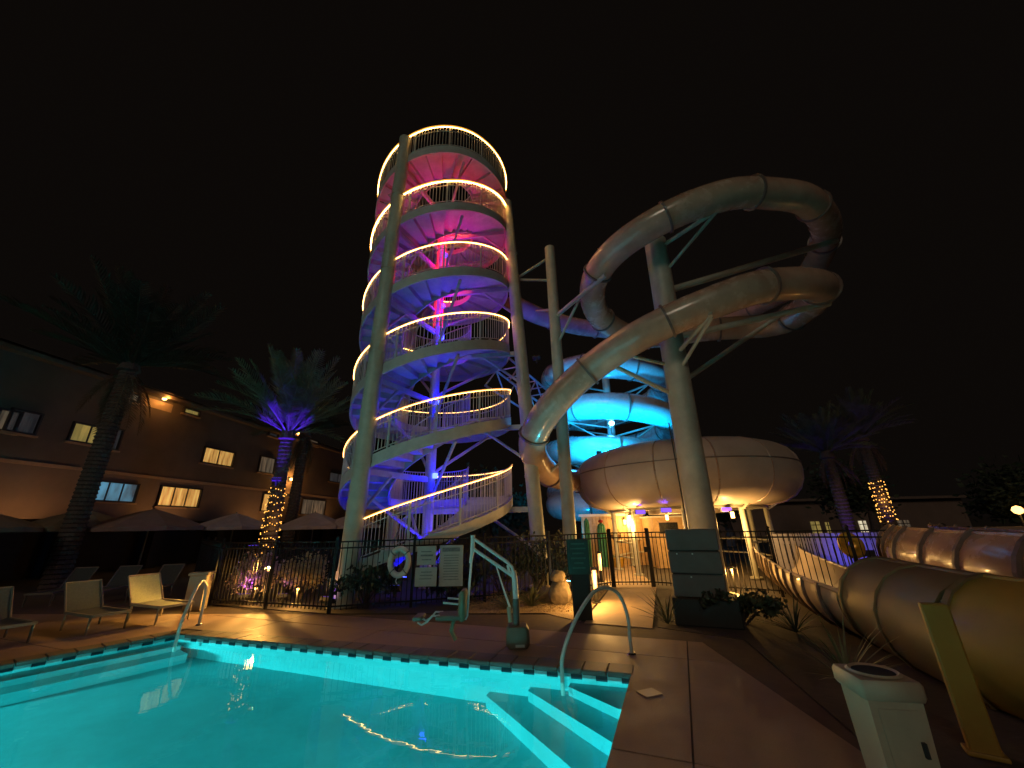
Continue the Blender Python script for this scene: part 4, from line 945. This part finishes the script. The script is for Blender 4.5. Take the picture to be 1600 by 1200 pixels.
def lounger_proto(label, sl, fr):
    t = thing('lounger', label, 'lounger', (0, 0, 0), local=True, group='loungers on the left deck')
    L_, Wd, H_ = 1.25, 0.62, 0.34; tilt = math.radians(52)
    for y in (-Wd/2, Wd/2):
        m = MB(); m.box((L_/2, y, H_), (L_, 0.045, 0.05)); m.build('side_rail', fr, t)
        m = MB(); e = V(-0.72*math.cos(tilt), y, H_+0.72*math.sin(tilt)); m.cyl((0, y, H_), e, 0.02, 0.02, 8); m.build('back_rail', fr, t)
        for x in (0.06, L_-0.08):
            m = MB(); m.cyl((x, y, 0), (x, y, H_), 0.02, 0.022, 8); m.build('leg', fr, t)
    m = MB(); m.box((L_-0.01, 0, H_), (0.045, Wd, 0.05)); m.build('end_rail', fr, t)
    m = MB(); e = V(-0.72*math.cos(tilt), 0, H_+0.72*math.sin(tilt)); m.cyl(e+V(0, -Wd/2, 0), e+V(0, Wd/2, 0), 0.02, 0.02, 8); m.build('head_rail', fr, t)
    m = MB(); pts = []
    for i in range(9):
        f = i/8; x = 0.02+(L_-0.05)*f; sag = -0.03*math.sin(PI*f); pts += [(x, -Wd/2+0.03, H_+0.012+sag*0.4), (x, 0, H_+0.012+sag), (x, Wd/2-0.03, H_+0.012+sag*0.4)]
    m.add(pts, [(i*3+k, i*3+3+k, i*3+4+k, i*3+1+k) for i in range(8) for k in range(2)]); m.build('seat_sling', sl, t, True)
    m = MB(); pts = []
    for i in range(7):
        f = i/6; q = 0.70*f; x, z = -q*math.cos(tilt), H_+q*math.sin(tilt); sag = 0.03*math.sin(PI*f); pts += [(x, -Wd/2+0.02, z), (x-sag, 0, z-sag), (x, Wd/2-0.02, z)]
    m.add(pts, [(i*3+k, i*3+1+k, i*3+4+k, i*3+3+k) for i in range(6) for k in range(2)]); m.build('back_sling', sl, t, True)
    return t
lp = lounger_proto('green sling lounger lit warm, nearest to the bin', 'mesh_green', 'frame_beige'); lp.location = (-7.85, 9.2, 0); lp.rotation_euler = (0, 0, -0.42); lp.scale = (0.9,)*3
ld = lounger_proto('dim grey lounger just left of the lit green lounger', 'mesh_shaded', 'frame_dim'); ld.location = (-8.45, 8.5, 0); ld.rotation_euler = (0, 0, -0.42); ld.scale = (0.86,)*3
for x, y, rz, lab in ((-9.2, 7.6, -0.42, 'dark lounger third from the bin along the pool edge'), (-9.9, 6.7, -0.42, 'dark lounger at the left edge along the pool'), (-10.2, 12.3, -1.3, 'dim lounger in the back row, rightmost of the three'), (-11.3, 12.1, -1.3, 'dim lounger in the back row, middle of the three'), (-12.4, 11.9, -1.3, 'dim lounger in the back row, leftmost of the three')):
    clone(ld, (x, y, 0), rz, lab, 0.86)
# ------------------------------------------------------------------ bins, rails, pool lift
c = V(-7.42, 10.02, 0); t = thing('waste_bin', 'square beige bin lit on top beside the fence corner', 'bin', c)
m = MB(); m.bbox(c+V(0, 0, 0.36), (0.36, 0.36, 0.74), 0.02, 0.3); m.build('body', 'bin_pale', t)
m = MB(); m.bbox(c+V(0, 0, 0.76), (0.42, 0.42, 0.06), 0.02, 0.3); m.build('lid', 'bin_pale', t)
m = MB(); m.cyl(c+V(0, 0, 0.791), c+V(0, 0, 0.796), 0.11, 0.11, 16); m.build('opening', 'bin_hole', t)
c = Vector((2.229, 2.910, 0.702)); c.z = 0.0; t = thing('waste_bin', 'pale square bin with a round opening in the right foreground', 'bin', c)
m = MB(); rz = -0.2; R = Matrix.Rotation(rz, 3, 'Z'); pts = []
for z, h in ((-0.01, 0.12), (0.645, 0.14)):
    for x, y in ((-h, -h), (h, -h), (h, h), (-h, h)): pts.append(c+R @ V(x, y, 0)+V(0, 0, z))
m.add(pts, [(3, 2, 1, 0), (4, 5, 6, 7), (0, 1, 5, 4), (1, 2, 6, 5), (2, 3, 7, 6), (3, 0, 4, 7)]); m.build('body', 'bin_pale', t)
m = MB(); m.bbox(c+V(0, 0, 0.69), (0.33, 0.33, 0.10), 0.02, rz); m.build('lid', 'bin_pale', t, True)
m = MB(); m.lathe([(0.14, 0.747), (0.125, 0.758), (0.11, 0.749), (0.108, 0.746)], c, 26); m.build('rim', 'bin_pale', t, True)
m = MB(); m.cyl(c+V(0, 0, 0.746), c+V(0, 0, 0.7485), 0.109, 0.109, 26); m.build('opening', 'bin_hole', t)
m = MB(); m.add([c+R @ V(x, -yy, 0)+V(0, 0, z) for x, yy, z in ((-0.085, 0.130, 0.10), (0.085, 0.130, 0.10), (0.10, 0.1455, 0.60), (-0.10, 0.1455, 0.60), (-0.085, 0.118, 0.10), (0.085, 0.118, 0.10), (0.10, 0.1335, 0.60), (-0.10, 0.1335, 0.60))], [(0, 1, 2, 3), (0, 4, 5, 1), (1, 5, 6, 2), (2, 6, 7, 3), (3, 7, 4, 0)]); dr = m.build('door', 'bin_pale', t)
m = MB(); m.box(c+R @ V(0.075, -0.150, 0)+V(0, 0, 0.42), (0.018, 0.02, 0.07), rz); m.build('handle', 'cap_dark', dr)
m = MB(); m.box(c+V(0, 0, 0.02), (0.27, 0.27, 0.05), rz); m.build('plinth', 'cap_dark', t)
def handrail(label, pts, r=0.024):
    t = thing('hand_rail', label, 'hand rail', (pts[-1][0], pts[-1][1], 0)); m = MB(); m.tube(cat(pts, 8), r, 12); m.build('tube', 'rail_pale', t, True)
    p = Vector(pts[-1]); m = MB(); m.cyl((p.x, p.y, 0.002), (p.x, p.y, 0.02), 0.06, 0.045, 14); m.build('flange', 'stainless', t, True)
a, b = Vector((0.515, 5.467, -0.100)), Vector((1.529, 6.124, 0.000))
def rl(f, z): return (a.x+(b.x-a.x)*f, a.y+(b.y-a.y)*f, z)
handrail('arched steel hand rail at the pool corner steps on the right', [rl(0.0, -0.45), rl(0.0, -0.05), rl(0.03, 0.20), rl(0.22, 0.52), rl(0.48, 0.78), rl(0.70, 0.83), rl(0.90, 0.72), rl(1.0, 0.45), rl(1.0, 0.2), rl(1.0, 0.0)])
a, b = Vector((-5.62, 7.35, 0)), Vector((-6.1, 8.45, 0))
handrail('steel hand rail at the far left pool corner', [rl(0.0, -0.4), rl(0.0, 0.0), rl(0.05, 0.30), rl(0.35, 0.70), rl(0.62, 0.80), rl(0.9, 0.68), rl(1.0, 0.35), rl(1.0, 0.0)])
LY = 6.6
def L2(p): return V(p[0], LY, p[1])
t = thing('pool_lift', 'pale pool lift with bent arm and hanging seat at the pool edge', 'pool lift', (0, LY, 0))
m = MB(); m.bbox((0.0, LY, 0.13), (0.34, 0.40, 0.28), 0.06); m.build('base', 'lift_base', t, True)
m = MB(); m.box((0.03, LY-0.203, 0.05), (0.13, 0.006, 0.035)); m.build('name_plate', 'board_grey', t)
m = MB(); m.tube([L2((-0.016, 0.201)), L2((-0.016, 0.619))], 0.052, 12); m.build('mast_sleeve', 'cabinet_grey', t, True)
m = MB(); m.tube([L2((-0.016, 0.611)), L2((-0.029, 0.881)), L2((-0.046, 0.998))], 0.042, 12); m.build('mast', 'white_paint', t, True)
m = MB(); m.tube([L2((-0.037, 0.944)), L2((-0.065, 1.052)), L2((-0.143, 1.126)), L2((-0.659, 1.472))], 0.026, 10); m.build('upper_arm', 'white_paint', t, True)
m = MB(); m.tube([L2((-0.057, 0.926)), L2((-0.677, 1.331))], 0.026, 10); m.build('lower_arm', 'white_paint', t, True)
m = MB(); m.tube([L2((-0.680, 1.529)), L2((-0.686, 1.285)), L2((-0.714, 1.120))], [0.034, 0.034, 0.022], 10); m.build('arm_head', 'white_paint', t, True)
m = MB(); m.tube([L2((-0.134, 1.081)), L2((-0.106, 0.981))], 0.02, 8); m.build('gusset', 'white_paint', t, True)
m = MB(); m.tube([L2((-0.695, 1.211)), L2((-0.728, 0.764)), L2((-0.750, 0.405)), L2((-0.778, 0.356))], 0.018, 10); m.build('hanger', 'white_paint', t, True)
m = MB(); m.tube([L2((-0.324, 1.112)), L2((-0.218, 0.797)), L2((-0.106, 0.493))], [0.010, 0.012, 0.018], 8); m.build('actuator', 'white_paint', t, True)
m = MB(); m.tube([L2((-0.125, 0.511)), L2((-0.109, 0.309))], 0.032, 10); m.build('motor', 'bin_pale', t, True)
cc_ = L2((-0.811, 0.558)); m = MB(); m.bbox(cc_, (0.11, 0.40, 0.40), 0.045); m.build('seat_back', 'seat_olive', t, True)
cc_ = L2((-1.000, 0.410)); m = MB(); m.bbox(cc_, (0.40, 0.40, 0.06), 0.025); m.build('seat_pan', 'lift_base', t, True)
for dy in (-0.2, 0.2):
    p, q = L2((-0.861, 0.593)), L2((-1.085, 0.615)); m = MB(); m.tube([p+V(0, dy, 0), q+V(0, dy, 0)], 0.014, 8); m.build('arm_rest', 'ring_white', t, True)
    m = MB(); m.tube([L2(x)+V(0, dy*0.7, 0) for x in ((-1.136, 0.438), (-1.251, 0.440), (-1.315, 0.366), (-1.399, 0.326), (-1.458, 0.361))], 0.013, 8); m.build('foot_rest_bar', 'ring_white', t, True)
cc_ = L2((-1.470, 0.403)); m = MB(); m.bbox(cc_, (0.14, 0.34, 0.05), 0.02); m.build('foot_rest', 'lift_base', t, True)
m = MB(); m.tube([L2((-0.941, 0.375)), L2((-0.984, 0.219)), L2((-0.914, 0.096))], 0.03, 8); m.build('seat_strap', 'seat_olive', t, True)
# grey cabinet in front of the thick column
c = V(3.28, 7.75, 0); t = thing('utility_cabinet', 'grey panelled cabinet on a dark plinth in front of the thick column', 'cabinet', c, 0.0)
m = MB(); m.bbox(c+V(0.06, 0, 0.20), (1.05, 0.70, 0.42), 0.02, -0.42); m.build('plinth', 'cabinet_dark', t)
for k in range(3):
    m = MB(); m.bbox(c+V(0.0, 0, 0.60+k*0.375), (0.86, 0.50, 0.352), 0.012, -0.42); pn = m.build('panel', 'cabinet_grey', t)
    for x in ((-0.28, -0.02) if k == 1 else (-0.1,)) if k < 2 else ():
        RR = Matrix.Rotation(-0.42, 3, 'Z'); z_ = 0.74+k*0.375; m = MB(); m.cyl(c+RR @ V(x, -0.245, z_), c+RR @ V(x, -0.268, z_), 0.014, 0.012, 8); m.build('bolt', 'bolt', pn)
m = MB(); m.bbox(c+V(0, 0, 1.0), (0.81, 0.45, 1.05), 0.012, -0.42); m.build('core', 'cabinet_dark', t)
leafy('shrub', 'dark low bush around the plinth of the grey cabinet', 'shrub', (3.75, 7.45, 0), 0.6, 0.55, 1000, 0.09, 'leaf_dark', 51)
# ------------------------------------------------------------------ lit wall with cacti behind the gate
wx0, wx1, wy = 2.9, 5.5, 17.9
t = thing('plank_wall', 'lamplit plank wall seen through the gate', 'wall', (wx0, wy, 0))
for k in range(17):
    x = wx0+0.16*k; m = MB(); m.box((x+0.077, wy+random.uniform(-0.006, 0.006), 0.98), (0.15, 0.05, 1.98)); m.build('plank', 'plank_gold', t)
m = MB(); m.box(((wx0+wx1)/2+0.05, wy, 2.02), (2.9, 0.12, 0.10)); m.build('cap', 'stair_steel', t)
m = MB(); m.box(((wx0+wx1)/2+0.05, wy+0.06, 1.0), (2.7, 0.04, 1.9)); m.build('backing', 'stucco', t)
lw = thing('lamp', 'added wall lamp brightening the plank wall seen through the gate', 'lamp', (4.75, 17.7, 1.7))  # lamp added to lift the light on the planks
m = MB(); m.cyl((4.75, 17.72, 1.62), (4.75, 17.72, 1.80), 0.05, 0.05, 10); m.build('glass', 'lamp_warm', lw); m = MB(); m.box((4.75, 17.80, 1.83), (0.05, 0.16, 0.03)); m.build('arm', 'cap_dark', lw)
lamp('POINT', (4.75, 17.45, 1.7), 90, (1.0, 0.55, 0.16), size=0.06)
def cactus(x, y, h, r, label, top=None):
    t = thing('cactus', label, 'cactus', (x, y, 0)); m = MB(); pts = []; n = 20; K = 14
    for j in range(K+1):
        f = j/K; q = r*(1.0 if f < 0.85 else math.sqrt(max(0, 1-((f-0.85)/0.15)**2)))*(0.9+0.1*math.sin(f*3))
        for i in range(n): a = 2*PI*i/n; rr_ = q*(1+0.10*(1 if i % 2 else -1)); pts.append((x+rr_*math.cos(a), y+rr_*math.sin(a), h*f-0.02))
    m.add(pts, [(j*n+i, j*n+(i+1) % n, (j+1)*n+(i+1) % n, (j+1)*n+i) for j in range(K) for i in range(n)]); m.build('stem', 'cactus', t)
    if top: m = MB(); m.lathe([(0, 0.1), (0.09, 0.06), (0.11, 0), (0.05, -0.05)], (x, y, h), 10); m.build('flower', top, t, True)
cactus(3.05, 17.5, 1.95, 0.11, 'slim green cactus at the left end of the plank wall')
cactus(3.65, 17.45, 1.75, 0.17, 'thick green cactus with a red top before the plank wall', 'red_paint')
t = thing('hanging_basket', 'round wicker basket hanging before the plank wall', 'basket', (4.2, 17.3, 1.15))
m = MB(); m.lathe([(0.0, 1.0), (0.13, 1.03), (0.2, 1.15), (0.21, 1.24), (0.19, 1.24), (0.18, 1.15)], (4.2, 17.3, 0), 16); m.build('bowl', 'wicker', t, True)
m = MB(); [m.cyl((4.2+0.19*math.cos(a), 17.3+0.19*math.sin(a), 1.23), (4.2, 17.3, 1.62), 0.008, 0.008, 5) for a in (0.3, 2.4, 4.5)]; m.cyl((4.2, 17.3, 1.6), (4.2, 17.85, 1.9), 0.012, 0.012, 5); m.build('hanger', 'cap_dark', t)
t = thing('planter', 'round yellow planter on the ground before the plank wall', 'planter', (4.15, 17.35, 0))
m = MB(); m.lathe([(0.0, 0.0), (0.22, 0.0), (0.33, 0.34), (0.30, 0.36), (0.28, 0.33), (0.0, 0.31)], (4.15, 17.35, 0), 20); m.build('pot', 'pot_yellow', t, True)
m = MB(); rr = random.Random(5)
for i in range(90):
    a = rr.uniform(0, 6.28); q = rr.uniform(0, .25); p = V(4.15+q*math.cos(a), 17.35+q*math.sin(a), 0.32); d = V(rr.gauss(0, .5), rr.gauss(0, .5), 1).normalized(); s_ = d.orthogonal()*0.02; m.add([p-s_, p+s_, p+d*0.2], [(0, 1, 2)])
m.build('foliage', 'agave', t, kind='stuff')
t = thing('pump_house', 'small tan service hut with a dark window under the bowl', 'hut', (5.9, 16.6, 0))
m = MB(); m.box((6.5, 17.2, 0.92), (1.9, 1.4, 1.86)); m.build('wall', 'plank_gold', t); m = MB(); m.box((6.5, 17.2, 1.88), (2.1, 1.6, 0.06)); m.build('roof', 'stair_steel', t)
m = MB(); m.box((6.15, 16.49, 1.45), (0.75, 0.03, 0.42)); wn = m.build('window', 'glass_dark', t); m = MB(); m.box((6.15, 16.48, 1.21), (0.85, 0.06, 0.05)); m.build('sill', 'trim', wn); m = MB(); m.box((6.15, 16.48, 1.69), (0.85, 0.06, 0.05)); m.build('head', 'trim', wn)

# ------------------------------------------------------------------ flumes at the right
def flume(name, label, pts, r, mt, ribm, a0, a1, sect=0.8, ribr=0.05, th=0.035):
    path = resample(cat(pts, 10), 0.1); t = thing(name, label, 'slide flume', (path[0].x, path[0].y, 0)); n = int(sect/0.1); i = 0
    while i < len(path)-2:
        seg = path[i:i+n+1]
        if len(seg) < 2: break
        m = MB(); m.trough(seg, r, a0, a1, 18, th); s_ = m.build('trough_section', mt, t, True)
        m = MB(); d = (path[i+1]-path[i]).normalized(); m.trough([path[i]-d*0.03, path[i]+d*0.03], r+ribr, a0-0.03, a1+0.03, 18, ribr*1.6); m.build('rib', ribm, s_)
        if (i//n) % 2 == 1:
            p = path[i]; m = MB(); m.cyl((p.x, p.y, -0.02), (p.x, p.y, p.z-r+0.01), 0.05, 0.05, 8); m.build('leg', 'steel_cream', s_)
        i += n
    for sg in (a0, a1):
        m = MB(); ed = []
        for k, p in enumerate(path):
            d = path[min(k+1, len(path)-1)]-path[max(k-1, 0)]; d.normalize(); a = V(0, 0, 1).cross(d).normalized(); b = d.cross(a); ed.append(p+(a*math.sin(sg)-b*math.cos(sg))*(r-th*0.4))
        m.tube(ed, 0.035, 6); m.build('lip', mt, t, True)
    return t
flume('slide_flume', 'ribbed pale run out flume coming from the bowl towards the viewer', [(8.6, 13.9, 0.80), (7.6, 12.2, 0.70), (6.7, 10.2, 0.62), (6.05, 8.6, 0.56), (5.6, 7.4, 0.54), (5.4, 6.7, 0.53), (5.22, 6.1, 0.52)], 0.60, 'gelcoat_bowl', 'flange_dark', -1.8, 1.8, 0.62)
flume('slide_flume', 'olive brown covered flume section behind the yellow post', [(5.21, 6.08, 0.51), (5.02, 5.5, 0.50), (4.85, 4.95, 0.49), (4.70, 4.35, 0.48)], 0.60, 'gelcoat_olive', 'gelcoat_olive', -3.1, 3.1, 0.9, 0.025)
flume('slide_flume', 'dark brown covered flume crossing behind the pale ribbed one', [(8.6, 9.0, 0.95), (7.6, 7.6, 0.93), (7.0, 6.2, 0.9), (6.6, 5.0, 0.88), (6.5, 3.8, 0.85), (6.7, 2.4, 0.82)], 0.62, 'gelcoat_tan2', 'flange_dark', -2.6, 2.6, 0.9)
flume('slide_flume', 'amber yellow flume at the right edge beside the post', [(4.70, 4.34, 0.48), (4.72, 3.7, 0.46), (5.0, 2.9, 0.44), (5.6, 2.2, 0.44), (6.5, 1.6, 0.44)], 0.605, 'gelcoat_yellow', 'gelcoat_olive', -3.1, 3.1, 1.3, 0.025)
c = V(3.42, 3.62, 0); t = thing('flume_post', 'flat yellow post propping the flume behind the pale bin', 'post', c)
m = MB(); m.bbox(c+V(0, 0, 0.48), (0.17, 0.10, 1.0), 0.012, -0.6); m.build('body', 'gelcoat_yellow', t); m = MB(); m.bbox(c+V(0, 0, 0.01), (0.22, 0.15, 0.03), 0.008, -0.6); m.build('base_plate', 'gelcoat_yellow', t)
# white picket screen behind, blue light on it
t = thing('picket_screen', 'white picket screen lit blue behind the flumes', 'screen', (8.0, 12.6, 0))
p0, p1 = V(7.9, 12.9, 0), V(14.2, 11.2, 0); d = (p1-p0); L = d.length; d.normalize(); ang = math.atan2(d.y, d.x); n = int(L/0.14)
for i in range(n):
    p = p0+d*(i*0.14); m = MB(); m.box((p.x, p.y, 0.62), (0.105, 0.03, 1.26), ang); m.build('picket', 'picket_white', t)
for zz in (0.3, 1.0):
    m = MB(); p = (p0+p1)/2+V(-d.y, d.x, 0)*0.035; m.box((p.x, p.y, zz), (L, 0.035, 0.08), ang); m.build('rail', 'picket_white', t)
flood((9.6, 11.5, 0.75), (9.9, 12.5, 0.75), (0.05, 0.05, 1.0), 'led_blue', 'blue flood light in front of the white picket screen', 26, 120)
flood((12.2, 10.5, 0.4), (12.4, 11.8, 0.9), (0.09, 0.07, 1.0), 'led_blue', 'blue flood light at the right end of the white picket screen', 16, 120)
t = thing('float_ring', 'yellow inflatable ring leaning behind the flumes', 'swim ring', (9.0, 9.4, 1.0))
m = MB(); c = Vector((7.690, 9.600, 1.073)); m.tube([c+V(0.18*math.cos(2*PI*i/20), 0.04*math.sin(2*PI*i/20), 0.18*math.sin(2*PI*i/20)) for i in range(20)], 0.10, 10, closed=True); m.build('ring', 'pot_yellow', t, True)
m = MB(); m.cyl(c+V(0, 0.12, -1.2), c+V(0, 0.12, 0.05), 0.02, 0.02, 6); m.build('hook_post', 'cap_dark', t)
# ------------------------------------------------------------------ far background on the right
fb = thing('clubhouse', 'low far building with small lit windows at right', 'building', (34, 44, 0))
m = MB(); m.box((34, 46, 1.7), (26, 7, 3.5)); m.build('wall', 'stucco_dark', fb); m = MB(); m.box((34, 45.8, 3.55), (27, 8, 0.25)); m.build('roof', 'flange_dark', fb)
for (a_, b_, mt) in (((30.531, 1.432), (31.430, 0.240), 'win_yellow'), ((32.026, 1.337), (32.379, 0.342), 'win_yellow'), ((34.615, 1.158), (34.965, 0.226), 'win_white'), ((35.485, 1.388), (36.223, 0.261), 'win_white'), ((39.384, 1.367), (40.668, 0.228), 'win_dim')):
    x0, z1 = a_; x1, z0 = b_; z0 = max(0.3, z0); m = MB(); m.box(((x0+x1)/2, 42.47, (z0+z1)/2), (x1-x0, 0.08, z1-z0)); w = m.build('window', mt, fb)
    m = MB(); m.box(((x0+x1)/2, 42.40, (z0+z1)/2), (0.07, 0.05, z1-z0)); m.box(((x0+x1)/2, 42.40, z1-(z1-z0)*0.3), (x1-x0, 0.05, 0.07)); m.build('mullion', 'frame_dark', w)
def bigtree(label, x, y, h, r, n, seed, mt='leaf_dark', leaf=0.28):
    rr = random.Random(seed); t = thing('tree', label, 'tree', (x, y, 0)); m = MB(); b = V(x, y, -0.05); top = V(x+rr.uniform(-.3, .3), y, h*0.45); m.tube([b, b.lerp(top, 0.5)+V(0.1, 0, 0), top], [r*0.12, r*0.09, r*0.07], 9); tips = []
    for i in range(9):
        a = rr.uniform(0, 6.28); e = top+V(r*0.75*math.cos(a)*rr.uniform(.4, 1), r*0.75*math.sin(a)*rr.uniform(.4, 1), h*rr.uniform(0.05, 0.5)); m.tube([top-V(0, 0, rr.uniform(0, h*.1)), top.lerp(e, .5)+V(0, 0, .2), e], [r*0.05, r*0.035, r*0.012], 6); tips += [e, top.lerp(e, .7)]
    m.build('trunk', 'bark', t, True); f = MB()
    for i in range(n):
        p = rr.choice(tips)+V(rr.gauss(0, r*.2), rr.gauss(0, r*.2), rr.gauss(0, r*.17)); d = V(rr.gauss(0, 1), rr.gauss(0, 1), rr.gauss(0, .8)).normalized(); s_ = d.orthogonal().normalized(); l = leaf*rr.uniform(.6, 1.3); w = l*.35
        f.add([p, p+d*l*.5+s_*w, p+d*l, p+d*l*.5-s_*w], [(0, 1, 2, 3)])
    f.build('crown', mt, t, kind='stuff')
bigtree('leafy tree at the right edge lit by an orange lamp', 21.3, 16.6, 3.4, 1.5, 1500, 61, 'leaf_dark', 0.22)
c = Vector((18.731, 15.200, 1.809)); t = thing('lamp', 'round orange lamp glowing in the tree at the right edge', 'lamp', c); m = MB(); m.lathe([(0, -0.16), (0.11, -0.1), (0.16, 0), (0.11, 0.11), (0, 0.16)], c, 14); m.build('globe', 'lamp_soft', t, True); m = MB(); m.cyl((c.x, c.y, -0.02), c-V(0, 0, 0.15), 0.04, 0.03, 8); m.build('post', 'cap_dark', t, True)
lamp('POINT', c+V(0, -0.25, 0), 22, (1.0, 0.5, 0.1), size=0.15)
bigtree('dark tree far behind the two right palms', 26, 30, 5.2, 3.2, 1800, 62, 'leaf_dark', 0.4)
bigtree('dark tree far behind the bowl slide at right', 15.5, 30, 4.6, 3.0, 1800, 63, 'leaf_dark', 0.4)
bigtree('dark tree behind the tower and slim column', -1.5, 27, 5.0, 3.0, 1800, 64, 'leaf_dark', 0.4)
bigtree('dark tree beyond the fence right of the picket screen', 31, 24, 4.5, 3.0, 1500, 65, 'leaf_dark', 0.4)
w = MB(); w.box((20, 13.8, 0.62), (9, 0.25, 1.28), -0.3); tag(w.build('boundary_wall', 'stucco'), 'low brown boundary wall at the right edge behind the flumes', 'wall')
